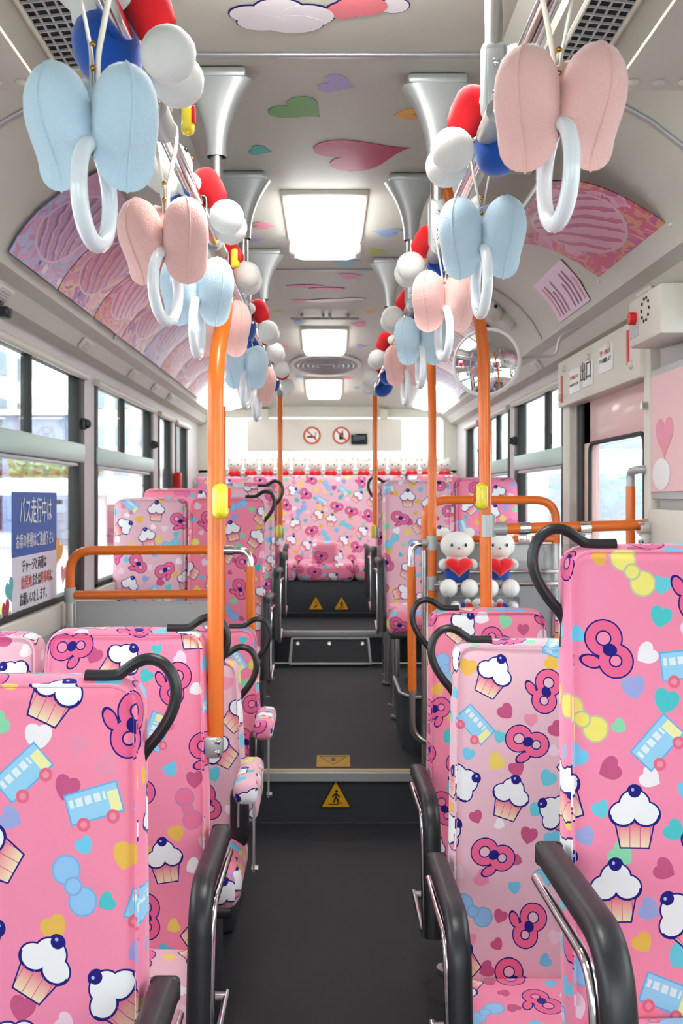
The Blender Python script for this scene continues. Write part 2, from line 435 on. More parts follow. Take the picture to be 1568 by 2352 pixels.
ORD = ['nearest', 'second', 'third', 'fourth', 'fifth', 'sixth', 'seventh', 'eighth', 'ninth', 'tenth', 'eleventh', 'twelfth', 'thirteenth', 'fourteenth', 'fifteenth', 'sixteenth']
def uv_wrap(ymin):
    def f(co, n):
        x, y, z = co; ax = max(range(3), key=lambda k: abs(n[k]))
        if ax == 1: return (x, z)
        if ax == 0: return (x + math.copysign(y - ymin, n.x), z)
        return (x, z + math.copysign(y - ymin, n.z))
    return f
def heart_poly(w, h, n=28):
    pts = []
    for i in range(n):
        t = 2 * math.pi * i / n
        x = 16 * math.sin(t) ** 3; y = 13 * math.cos(t) - 5 * math.cos(2 * t) - 2 * math.cos(3 * t) - math.cos(4 * t)
        pts.append((x / 32 * w, (y + 2.5) / 29 * h))
    return pts
def text_mesh(s, size):
    cu = bpy.data.curves.new('lettering', 'FONT'); cu.body = s; cu.size = size; cu.align_x = 'CENTER'; cu.align_y = 'CENTER'; cu.resolution_u = 2
    cu.extrude = .0004
    o = bpy.data.objects.new('lettering', cu); COL.objects.link(o)
    me = bpy.data.meshes.new_from_object(o); bpy.data.objects.remove(o); bpy.data.curves.remove(cu); return me
def text(s, size, m, parent, loc, rot, sx=1., name='lettering'):
    me = text_mesh(s, size); me.materials.append(MATS[m])
    o = bpy.data.objects.new(name, me); COL.objects.link(o); o.location = loc; o.rotation_euler = rot; o.scale = (sx, 1, 1)
    if parent is not None: o.parent = parent
    return o
UP = (math.pi / 2, 0, 0)                    # lettering that faces the front of the bus

# ------------------------------------------------------------------ the setting: floor, walls, ceiling, windows, doors
XW = 1.09                                    # inner face of the side walls
Y0, Y1 = -1.7, 8.3
STEP, REAR = 4.26, 6.56                      # first step, rear platform
Z1, Z2, Z3 = .22, .30, .52
b = B(); b.box((0, (Y0 + STEP) / 2, -.03), (2 * XW + .1, STEP - Y0, .06)); floor = struct(b.obj('floor', 'floor', smooth=False))
b = B(); b.add([(-XW, STEP, Z1), (XW, STEP, Z1), (XW, REAR, Z2), (-XW, REAR, Z2), (-XW, STEP, Z1 - .03), (XW, STEP, Z1 - .03), (XW, REAR, Z2 - .03), (-XW, REAR, Z2 - .03)],
      [(0, 1, 2, 3), (7, 6, 5, 4), (0, 4, 5, 1), (1, 5, 6, 2), (2, 6, 7, 3), (3, 7, 4, 0)]); b.obj('raised_floor', 'floor', floor, smooth=False)
b = B(); b.box((0, STEP + .012, (Z1 - .03) / 2), (2 * XW, .02, Z1 - .03)); b.obj('step_riser', 'riser', floor, smooth=False)
b = B(); b.box((0, STEP - .004, Z1 - .018), (2 * XW, .022, .04), .003); b.obj('step_edge', 'alu', floor, smooth=False)
b = B(); b.box((0, STEP + .02, Z1 + .003), (2 * XW, .03, .007), .002); b.obj('step_strip', 'tan', floor)
b = B(); b.box((0, REAR + .02, (Z2 + Z3) / 2 - .01), (2 * XW, .03, Z3 - Z2 - .03)); b.obj('step_riser', 'riser', floor, smooth=False)
b = B(); b.box((0, (REAR + 7.6) / 2, Z3 - .02), (2 * XW, 7.6 - REAR, .04)); b.obj('rear_platform', 'floor', floor, smooth=False)
b = B(); b.box((0, REAR - .005, Z3 - .022), (2 * XW, .025, .045), .004); b.obj('step_edge', 'alu', floor)
# hatch with metal rim on the rear riser, its lower lip leaning out over the floor
hatch = thing('floor_hatch', 'dark hatch cover with a metal rim on the rear step', 'hatch', (0.012, REAR, Z2))
ht = [(-.262, -.09, .012), (-.248, -.012, .17), (.258, -.012, .17), (.272, -.09, .012)]
b = B(); b.tube(fillet([*ht, ht[0]], .004, 2), .009, 8, closed=False); b.obj('rim', 'alu', hatch)
b = B(); b.add([Vector(p) for p in ht] + [Vector(p) + Vector((0, .05, 0)) for p in ht], [(0, 1, 2, 3), (7, 6, 5, 4), (0, 4, 5, 1), (1, 5, 6, 2), (2, 6, 7, 3), (3, 7, 4, 0)]); b.obj('cover', 'riser', hatch, smooth=False)
for sx in (-.21, 0, .22):
    b = B(); b.cyl((sx, -.02, .135), (sx, -.036, .14), .011); b.obj('screw', 'steel', hatch)
# ceiling: one swept profile
PROF = [(0, 1.12), (.43, 1.12), (.465, 1.07), (.485, .995), (.64, .978), (.69, .95), (.775, .903), (.852, .843), (.91, .775), (.95, .70), (.955, .685), (1.0, .665), (1.035, .615), (XW + .01, .60), (XW + .01, .545)]
def prof_z(z, Y):
    if Y <= 5.9 or z <= .70: return z
    k = 1 - (1 - .143) * (Y - 5.9) / (Y1 - 5.9)
    return .70 + (z - .70) * k
full = [(-x, z) for x, z in PROF[::-1]] + PROF[1:]
YS = [Y0, 0, 2.35, 4.9, 5.9, 6.7, 7.5, Y1]
b = B(); n = len(full)
vs = [(x, Y, HC + prof_z(z, Y)) for Y in YS for x, z in full] + [(x * (1.02), Y, HC + prof_z(z, Y) + .05) for Y in YS for x, z in full]
fs = []; T = len(YS) * n
for i in range(len(YS) - 1):
    for j in range(n - 1):
        q = (i * n + j, i * n + j + 1, (i + 1) * n + j + 1, (i + 1) * n + j); fs.append(q); fs.append(tuple(T + k for k in q[::-1]))
b.add(vs, fs); ceiling = struct(b.obj('ceiling', 'ceiling', sharp=25))
def cove(t, Y, side, off=0.):                # t 0..1 runs from the lower edge of the card cove up to the duct
    seg = [PROF[k] for k in (9, 8, 7, 6, 5, 4)]
    u = min(t * 5, 4.9999); i = int(u); f = u - i
    x = seg[i][0] * (1 - f) + seg[i + 1][0] * f; z = seg[i][1] * (1 - f) + seg[i + 1][1] * f
    dx, dz = seg[i + 1][0] - seg[i][0], seg[i + 1][1] - seg[i][1]; l = math.hypot(dx, dz)
    return Vector((side * (x - off * dz / l), Y, HC + prof_z(z, Y) + off * dx / l))
def ceil_at(px, py):
    lo, hi = .5, 12.
    for _ in range(40):
        Y = (lo + hi) / 2
        if CY - F * prof_z(1.12, Y) / Y < py: lo = Y
        else: hi = Y
    return at(px, py, Y)
for Y in (2.48, 4.84):
    b = B(); b.box((0, Y, HC + 1.116), (.84, .022, .008), .003); b.obj('seam_strip', 'alu', ceiling)
for Y in (2.35, 4.35):
    for s in (-1, 1):
        b = B(); b.tube([cove(t / 10, Y, s, .004) for t in range(11)], .006, 8, rx=.011, side=(0, 1, 0)); b.obj('seam_strip', 'alu', ceiling)
# side lip under the card cove and hearts printed on the ceiling
def ceil_heart(px, py, wpx, m, ang, k=.85, name='heart_print'):
    c = ceil_at(px, py); w = wpx * c.y / F; ca, sa = math.cos(ang), math.sin(ang)
    b = B(); slope = (prof_z(1.12, c.y + .1) - prof_z(1.12, c.y)) / .1
    b.prism(heart_poly(w, w * k), lambda u, v, d: (c.x + u * ca - v * sa, c.y + u * sa + v * ca, c.z - .0012 - d + slope * (u * sa + v * ca)), .0012)
    b.obj(name, m, ceiling, smooth=False)
for a in ((778, 193, 100, 'h_purple', 1.9), (690, 252, 140, 'h_green', 2.3), (840, 352, 215, 'h_crimson', 1.2, 1.), (600, 345, 62, 'h_teal', 1.9), (930, 262, 66, 'h_orange', -1.7),
          (608, 518, 62, 'h_rose', 1.7), (590, 549, 45, 'h_purple', 1.4), (608, 580, 88, 'h_orange', 1.2), (885, 533, 76, 'h_blue', -1.3), (868, 577, 52, 'h_lime', 1.5),
          (790, 603, 72, 'h_sky', -1.2), (806, 633, 58, 'h_pink', 1.3), (852, 712, 40, 'h_orange', 1.4), (640, 712, 36, 'h_lime', 1.7), (690, 740, 34, 'h_blue', 1.5), (822, 744, 40, 'h_rose', -1.5),
          (655, 795, 30, 'h_rose', 1.5), (830, 795, 30, 'h_purple', 1.5), (690, 866, 26, 'h_sky', 1.4), (800, 868, 26, 'h_rose', 1.4), (665, 885, 26, 'h_orange', 1.6), (822, 890, 24, 'h_sky', 1.2)):
    ceil_heart(*a)
# large cloud stickers on the ceiling, edged in navy, with a blushing cake cup beside them
def ceil_blobs(blobs, m, grow, depth):
    b = B()
    for ib, (px, py, rx, ry) in enumerate(blobs):
        c = ceil_at(px, py); R = (rx + grow) * c.y / F; Q = (ry * 2.1 + grow) * c.y / F
        b.prism([(R * math.cos(t), Q * math.sin(t)) for t in [2 * math.pi * i / 24 for i in range(24)]], lambda u, v, d: (c.x + u, c.y + v, c.z - depth - .0003 * ib + .0005 - d), .0002)
    return b.obj('sticker', m, ceiling, smooth=False)
cl = [(575, 30, 48, 18), (640, 22, 60, 26), (705, 34, 62, 24), (672, 52, 70, 20), (600, 48, 55, 18)]
ceil_blobs(cl, 'h_navy', 4, .0014); ceil_blobs(cl, 'h_white', 0, .0034)
cu = [(830, 12, 60, 22), (790, 22, 40, 18)]
ceil_blobs(cu, 'h_navy', 4, .0014); ceil_blobs(cu, 'h_salmon', 0, .0034); ceil_blobs([(905, 12, 34, 16)], 'h_navy', 3, .0014); ceil_blobs([(905, 12, 34, 16)], 'h_white', 0, .0022)
cl = [(770, 688, 46, 7), (810, 686, 28, 6), (735, 690, 34, 6)]
ceil_blobs(cl, 'h_navy', 2, .0014); ceil_blobs(cl, 'h_white', 0, .0034); ceil_blobs([(690, 690, 24, 5)], 'h_salmon', 0, .0022)
cl = [(700, 656, 40, 6), (750, 662, 40, 6)]
ceil_blobs(cl, 'h_navy', 2, .0014); ceil_blobs(cl, 'h_pink', 0, .0034)

# side walls
def wall(name, s, gaps, gapz):
    """Lower panel, header and the pillars left between openings (y0, y1)."""
    b = B(); X = s * (XW + .035); t = .07
    ys = [Y0] + [y for g in gaps for y in g] + [Y1]
    for (ya, yb), (za, zb) in zip(gaps, gapz):
        if za > 0: b.box((X, (ya + yb) / 2, za / 2), (t, yb - ya, za))
        if zb < 2.04: b.box((X, (ya + yb) / 2, (zb + 2.04) / 2), (t, yb - ya, 2.04 - zb))
    for i in range(0, len(ys), 2): b.box((X, (ys[i] + ys[i + 1]) / 2, 1.02), (t, ys[i + 1] - ys[i], 2.04))
    return struct(b.obj(name, 'wallgrey', smooth=False))
SILL, TOP, TRZ = HC - .43, HC + .545, HC + .19
GL = [(-1.45, 1.15), (1.3, 2.72), (2.86, 4.38), (4.58, 6.12), (6.3, 6.86), (7.0, 7.62)]
GR = [(-1.5, -.55), (-.4, 1.5), (1.65, 2.9), (3.28, 4.30), (4.50, 5.70), (5.86, 6.9), (7.03, 7.7)]
wl = wall('wall_left', -1, GL, [(SILL, TOP)] * 6)
wr = wall('wall_right', 1, GR, [(SILL, TOP)] * 3 + [(-.0, HC + .40)] + [(SILL, TOP)] * 3)
b = B(); b.box((0, Y1 + .035, (HC + .22) / 2), (2 * XW + .14, .07, HC + .22)); b.box((-1.04, Y1 + .035, HC + .5), (.18, .07, .6)); b.box((1.06, Y1 + .035, HC + .5), (.14, .07, .6)); b.box((0, Y1 + .035, HC + .74), (2 * XW, .07, .12))
wback = struct(b.obj('wall_rear', 'cream', smooth=False))
b = B(); b.box((0, Y0 - .03, .4), (2 * XW + .14, .06, .8)); b.box((0, Y0 - .03, 2.38), (2 * XW, .06, .36)); struct(b.obj('wall_front', 'cream', smooth=False))
for s, wa in ((-1, wl), (1, wr)):            # sill ledge, lower mouldings
    gs = [(Y0, Y1)] if s < 0 else [(Y0, 3.2), (4.4, Y1)]
    for ya, yb in gs:
        b = B(); b.box((s * (XW - .012), (ya + yb) / 2, SILL - .05), (.03, yb - ya, .1), .006); b.obj('sill_ledge', 'cream', wa)
        b = B(); b.box((s * (XW - .004), (ya + yb) / 2, SILL - .16), (.012, yb - ya, .012), .003); b.obj('moulding', 'alu', wa)
WN = [0]
def window(s, ya, yb, za, zb, transom=True, mull=None, name=None):
    WN[0] += 1
    w = bpy.data.objects.new(name or 'window_%d' % WN[0], None); COL.objects.link(w); struct(w); w.location = (s * (XW + .02), (ya + yb) / 2, za)
    h, L = zb - za, yb - ya; g = .022
    b = B()
    for c, d in (((0, -L / 2 + .03, h / 2), (.05, .06, h)), ((0, L / 2 - .05, h / 2), (.05, .10, h)), ((0, 0, g / 2), (.05, L, g)), ((0, 0, h - g / 2), (.05, L, g))): b.box(c, d, .006)
    b.obj('gasket', 'rubber', w)
    zt = TRZ - za
    if transom:
        b = B(); b.box((-s * .012, 0, zt), (.045, L - .04, .085), .012); b.obj('transom', 'mintalu', w)
        b = B(); b.box((-s * .006, 0, zt - .052), (.03, L - .06, .016), .003); b.obj('track', 'alu', w)
        b = B(); b.box((0, 0, zt / 2), (.006, L - .08, zt)); b.obj('pane', 'glass', w, smooth=False)
        my = (mull if mull is not None else (ya + yb) / 2) - (ya + yb) / 2
        b = B(); b.box((-s * .01, (my - L / 2) / 2, (zt + h) / 2), (.006, my + L / 2, h - zt)); b.obj('pane', 'glass', w, smooth=False)
        b = B(); b.box((s * .008, (my + L / 2) / 2, (zt + h) / 2), (.006, L / 2 - my, h - zt)); b.obj('pane', 'glass', w, smooth=False)
        b = B(); b.box((-s * .008, my, (zt + h) / 2), (.035, .03, h - zt), .004); b.obj('mullion', 'rubber', w)
        b = B(); b.box((-s * .03, L / 2 - .05, zt + .13), (.03, .035, .05), .006); b.ell((-s * .05, L / 2 - .05, zt + .13), (.016, .018, .02)); b.obj('latch', 'blackplastic', w)
    else:
        b = B(); b.box((0, 0, h / 2), (.006, L - .06, h)); b.obj('pane', 'glass', w, smooth=False)
    b = B(); b.tube([(-s * .03, -L / 2, h - .012), (-s * .03, L / 2, h - .012)], .017, 10); b.obj('top_rail', 'cream', w)
    return w
for (ya, yb), mu in zip(GL, (None, None, 3.585, 5.235, None, None)): window(-1, ya, yb, SILL, TOP, yb < 6.2, mu)
for k, ((ya, yb), mu) in enumerate(zip(GR, (None, None, None, 0, 4.89, 6.3, None))):
    if k != 3: window(1, ya, yb, SILL, TOP, k not in (0, 6), mu)
# rear window and windscreen
w = bpy.data.objects.new('window_rear', None); COL.objects.link(w); struct(w); w.location = (0, Y1 + .03, HC + .22)
b = B(); b.box((.02, 0, .23), (1.94, .006, .46)); b.obj('pane', 'glass', w, smooth=False)
b = B(); b.tube(fillet([(-.95, -.02, 0), (-.95, -.02, .46), (.99, -.02, .46), (.99, -.02, 0), (-.95, -.02, 0)], .06), .014, 8); b.obj('gasket', 'cream', w)
w = bpy.data.objects.new('window_front', None); COL.objects.link(w); struct(w); w.location = (0, Y0 - .03, .8)
b = B(); b.box((0, 0, .7), (2.1, .006, 1.4)); b.obj('pane', 'glass', w, smooth=False)
b = B(); b.tube(fillet([(-1.05, 0, 0), (-1.05, 0, 1.4), (1.05, 0, 1.4), (1.05, 0, 0), (-1.05, 0, 0)], .06), .02, 8); b.obj('gasket', 'rubber', w)
# recessed cream light panels over the windows: small vents
for s in (-1, 1):
    for Y in ((3.05, 4.1, 5.1, 5.75, 6.3) if s < 0 else (3.1, 4.75, 5.6)):
        v = thing('air_vent', '%s small square air vent above the %s windows' % (ORD[(list((3.05, 4.1, 5.1, 5.75, 6.3)) if s < 0 else [3.1, 4.75, 5.6]).index(Y)], 'left' if s < 0 else 'right'), 'vent', (s * 1.012, Y, HC + .634), (0, s * math.radians(50), 0), 'small vents above the windows')
        b = B(); b.box((0, 0, 0), (.05, .13, .014), .004); b.obj('frame', 'cream', v)
        b = B(); b.box((0, 0, -.008), (.032, .095, .004)); b.obj('opening', 'panelgrey', v, smooth=False)
        for k in (-1, 0, 1):
            b = B(); b.box((k * .01, 0, -.011), (.004, .09, .004)); b.obj('slat', 'cream', v, smooth=False)

# exit door on the right
dY0, dY1, dH = 3.30, 4.20, HC + .40
door = bpy.data.objects.new('door_1', None); COL.objects.link(door); struct(door); door.location = (XW + .03, (dY0 + dY1) / 2, 0)
def dbox(c, d, m, nm, bev=.006, par=None): b = B(); b.box(c, d, bev); return b.obj(nm, m, par or door)
L = dY1 - dY0
b = B()
for c, d in (((0, -L / 2 + .045, dH / 2), (.04, .09, dH)), ((0, L / 2 - .05, dH / 2), (.04, .10, dH)), ((0, 0, dH - .09), (.04, L, .18)), ((0, 0, .3), (.04, L, .6))): b.box(c, d, .004)
b.obj('leaf', 'doorpink', door)
b = B(); b.box((0, -.01, (dH - .18 + .6) / 2), (.006, L - .18, dH - .78)); b.obj('pane', 'glass', door, smooth=False)
b = B(); zz = (.6, dH - .18); yy = (-L / 2 + .09, L / 2 - .10)
b.tube(fillet([(-.022, yy[0], zz[0]), (-.022, yy[0], zz[1]), (-.022, yy[1], zz[1]), (-.022, yy[1], zz[0]), (-.022, yy[0], zz[0])], .05), .009, 8); b.obj('gasket', 'rubber', door)
dbox((0, L / 2 + .06, dH / 2), (.05, .08, dH), 'rubber', 'edge_seal')
# header box above the door with its notices
hd = thing('door_header', 'grey metal header box above the exit door with notices', 'panel', (XW - .03, 3.85, HC + .40))
b = B(); b.box((.015, 0, .10), (.07, 1.16, .205), .008); b.obj('casing', 'cream', hd)
for y, z in ((-.52, .15), (-.24, .155), (.05, .155), (.45, .16), (-.5, .05), (.52, .04)):
    b = B(); b.ell((-.022, y, z), (.012, .015, .015)); b.obj('rivet', 'cream', hd)
EXR = (math.pi / 2, 0, -math.pi / 2)         # lettering that faces the aisle from the right wall
for y, wd, z in ((.27, .17, .085), (.06, .155, .09), (-.19, .19, .115)):
    b = B(); b.box((-.0215, y, z), (.003, wd, .10), .001); b.obj('notice', 'white', hd)
text('出口', .085, 'inkblack', hd, (-.0245, .085, .098), EXR)
text('ドアが閉まります', .018, 'textred', hd, (-.0245, .27, .10), EXR); text('手をふれないでください', .0135, 'inkblack', hd, (-.0245, .27, .07), EXR)
text('ブザーが鳴ると', .022, 'textred', hd, (-.0245, -.19, .137), EXR); text('ドアが開閉します', .019, 'inkblack', hd, (-.0245, -.19, .108), EXR)
for y, z in ((-.46, .115), (.50, .075)):
    b = B(); b.box((-.0215, y, z), (.003, .028, .12), .001); b.obj('red_tab', 'red', hd)
# front jamb column, service panel and the poster frame beyond it
b = B(); b.box((XW - .005, 3.255, 1.0), (.05, .07, 2.0), .006); jm = struct(b.obj('trim_1', 'cream'))
b = B(); b.cyl((XW - .028, 3.25, HC + .30), (XW - .05, 3.25, HC + .30), .014, 6); b.obj('bolt', 'steel', jm)
b = B(); b.box((XW - .005, 4.38, 1.0), (.04, .12, 2.0), .006); struct(b.obj('trim_2', 'cream'))
b = B(); b.box((XW - .02, 3.02, HC + .20), (.03, .36, .42), .006); pf = tag(b.obj('poster_frame', 'panelgrey'), 'grey framed pink poster on the wall by the exit door', 'poster')
b = B(); b.box((XW - .038, 3.02, HC + .20), (.006, .32, .37), .001); b.obj('print', 'h_palepink', pf, smooth=False)
b = B(); b.prism([(u * 1.0, v) for u, v in heart_poly(.16, .13)], lambda u, v, d: (XW - .0415 - d, 3.05 + u, HC + .18 + v), .0008); b.obj('heart', 'h_rose', pf, smooth=False)
b = B(); b.ell((XW - .042, 3.08, HC + .07), (.0015, .08, .05)); b.obj('patch', 'white', pf)
b = B(); b.box((XW - .03, 2.98, 1.10), (.04, .42, .56), .008); b.obj('lower_panel', 'cream', pf)
b = B(); b.box((XW - .055, 3.02, 1.22), (.02, .05, .06), .004); b.obj('key_switch', 'blackplastic', pf)
sp = tag(B().box((XW - .07, 2.98, HC + .545), (.12, .30, .15), .012).obj('buzzer_box', 'cream'), 'cream buzzer box with red button high on right wall', 'box')
b = B(); b.cyl((XW - .125, 3.06, HC + .555), (XW - .15, 3.06, HC + .555), .02); b.obj('red_button', 'red', sp)
b = B(); b.box((XW - .131, 3.07, HC + .515), (.002, .09, .035)); b.obj('name_plate', 'panelgrey', sp, smooth=False)
for k in range(10):
    a = 2 * math.pi * k / 10; b = B(); b.cyl((XW - .129, 2.96 + .035 * math.cos(a), HC + .565 + .035 * math.sin(a)), (XW - .133, 2.96 + .035 * math.cos(a), HC + .565 + .035 * math.sin(a)), .005, 8); b.obj('sound_hole', 'ventdark', sp)
# emergency door hardware on the left
b = B(); b.box((-XW + .03, 6.93, 1.42), (.05, .07, .34), .012); tag(b.obj('emergency_lever_cover', 'red'), 'tall red cover on the left window pillar', 'lever')
# rear panel with signs
rp = thing('sign_board', 'cream board with prohibition signs across the rear window', 'board', (-.025, Y1 - .07, HC + .385))
b = B(); b.box((0, 0, .13), (1.30, .05, .27), .01); b.obj('board', 'cream', rp)
for q in (-.5, .5):
    b = B(); b.box((q, .03, .29), (.06, .085, .12), .006); b.obj('mount', 'cream', rp)
def ban_sign(x, glyph):
    r = thing('prohibition_sign', 'round red no smoking sign on the cream rear panel' if glyph == 'c' else 'round red no mobile phone sign on the cream rear panel', 'sign', (-.025 + x, Y1 - .097, HC + .385 + .125), (0, 0, 0), 'round signs on the rear panel')
    b = B(); b.cyl((0, 0, 0), (0, -.002, 0), .068, 28); b.obj('disc', 'white', r)
    b = B(); b.tube([(.066 * math.cos(t), -.004, .066 * math.sin(t)) for t in [2 * math.pi * i / 28 for i in range(28)]], .007, 6, closed=True); b.tube([(-.046, -.004, .046), (.046, -.004, -.046)], .006, 6); b.obj('ring', 'signred', r)
    b = B()
    if glyph == 'c': b.box((-.005, -.003, -.012), (.07, .002, .014)); b.tube([(.032, -.003, 0), (.028, -.003, .016), (.036, -.003, .03)], .003, 5)
    else: b.box((0, -.003, -.006), (.034, .002, .056), .0006); b.box((.011, -.003, .03), (.006, .002, .03))
    b.obj('pictogram', 'inkblack', r)
ban_sign(-.105, 'c'); ban_sign(.14, 'p')
b = B(); b.box((.265, Y1 - .105, HC + .385 + .095), (.135, .02, .09), .004); dp = tag(b.obj('display', 'screen'), 'small black display beside the prohibition signs', 'display')
b = B(); b.box((.265, Y1 - .116, HC + .385 + .105), (.1, .002, .03)); b.obj('digits', 'display', dp, smooth=False)
# ceiling lamps, rooflight, round air vent, ceiling bar
def lamp(px, y_near, y_far, w, label, m, drop, name='ceiling_lamp', cat='lamp'):
    a = ceil_at(px, y_near); c = ceil_at(px, y_far); L = c.y - a.y; mid = (a + c) / 2; ang = math.atan2(c.z - a.z, L)
    r = thing(name, label, cat, mid, (ang, 0, 0))
    b = B(); b.rbox((0, 0, -.004), (w + .035, L + .05, .03), .014, mid=2); b.obj('bezel', 'cream', r)
    b = B(); b.rbox((0, 0, -drop / 2 - .008), (w, L, drop), min(.05, drop * .49), mid=4); b.obj('cover', m, r)
    return r
rl = lamp(746, 440, 545, .29, 'large glowing roof hatch panel in the middle of the ceiling', 'skylight', .10, 'roof_hatch', 'roof hatch')
for s in (-1, 1):
    b = B(); b.rbox((s * .136, .2, -.09), (.03, .10, .05), .014, mid=1); b.obj('catch', 'cream', rl)
lamp(752, -420, -75, .40, 'long glowing ceiling lamp at the front, cut by the top edge', 'frontlamp', .05)
lamp(745, 752, 800, .27, 'glowing ceiling lamp just before the round air vent', 'lamp', .05)
lamp(744, 868, 903, .26, 'glowing ceiling lamp nearest the rear window', 'lamp', .05)
c = ceil_at(748, 834); vt = thing('round_air_vent', 'round ringed air vent in the rear ceiling', 'vent', c, (math.atan2(-.15, 1), 0, 0))
b = B(); b.tube([(.24 * math.cos(t), .24 * math.sin(t), -.012) for t in [2 * math.pi * i / 40 for i in range(40)]], .014, 8, closed=True, rx=.012); b.obj('rim', 'cream', vt)
for k, r in enumerate((.20, .165, .13, .095, .06)):
    b = B(); b.tube([(r * math.cos(t), r * math.sin(t), -.02) for t in [2 * math.pi * i / 36 for i in range(36)]], .006, 6, closed=True); b.obj('louvre_ring', 'castgrey', vt)
b = B(); b.cyl((0, 0, .0), (0, 0, -.008), .235, 36); b.obj('grille_back', 'panelgrey', vt)
c = ceil_at(746, 722); gb = thing('ceiling_bar', 'short steel bar clipped across the ceiling before the rear lamp', 'bar', c)
b = B(); b.tube([(-.21, 0, -.025), (.21, 0, -.025)], .007, 8); b.obj('rod', 'steel', gb)
for x in (-.14, -.01, .03, .14):
    b = B(); b.box((x, 0, -.014), (.018, .02, .03), .003); b.obj('clip', 'castgrey', gb)
for s in (-1, 1):                            # rear side lamps along the cove
    sd = 'left' if s < 0 else 'right'
    b = B(); b.grid(lambda u, v: cove(.04 + .7 * v, 7.12 + 1.0 * u, s, .012 + .018 * math.sin(math.pi * v)), 6, 8); b.grid(lambda u, v: cove(.04 + .7 * v, 7.12 + 1.0 * u, s, .004), 6, 8)
    tag(b.obj('side_lamp', 'sidelamp'), 'long glowing side lamp at the rear of the %s cove' % sd, 'lamp')
# duct grilles on the underside of the side ducts
def grille(s, ya, yb, n, label):
    r = thing('duct_grille', label, 'grille', (s * .565, (ya + yb) / 2, HC + .984), (0, s * math.radians(6.2), 0)); L = yb - ya
    b = B(); b.box((0, 0, .001), (.085, L, .004)); b.obj('duct_opening', 'ventdark', r, smooth=False)
    b = B(); b.tube(fillet([(-.048, -L / 2, -.004), (.048, -L / 2, -.004), (.048, L / 2, -.004), (-.048, L / 2, -.004), (-.048, -L / 2, -.004)], .012, 3), .006, 6); b.obj('frame', 'cream', r)
    for k in range(1, n):
        y = -L / 2 + L * k / n; b = B(); b.box((0, y, -.004), (.09, .004, .005)); b.obj('fin', 'panelgrey', r, smooth=False)
    for k in (-.024, 0, .024):
        b = B(); b.box((k, 0, -.003), (.004, L, .005)); b.obj('bar', 'panelgrey', r, smooth=False)
for s in (-1, 1):
    sd = 'left' if s < 0 else 'right'
    grille(s, 1.45, 2.24, 26, 'long black-holed air grille at the front of the %s ceiling duct' % sd); grille(s, 2.72, 2.96, 10, 'small air grille farther back in the %s ceiling duct' % sd)
    # front side cover panel with screws
    pc = thing('side_cover_panel', 'light grey cover panel with screws at the front of the %s ceiling' % sd, 'panel', (s * .755, 1.1, HC + .905))
    b = B(); b.box((0, 0, -.01), (.26, 2.1, .010), .002); b.obj('cover', 'cream', pc)
    for k in range(4):
        b = B(); b.ell((-s * (.1 - k * .055), 1.0, -.017), (.013, .013, .007)); b.obj('screw', 'cream', pc)

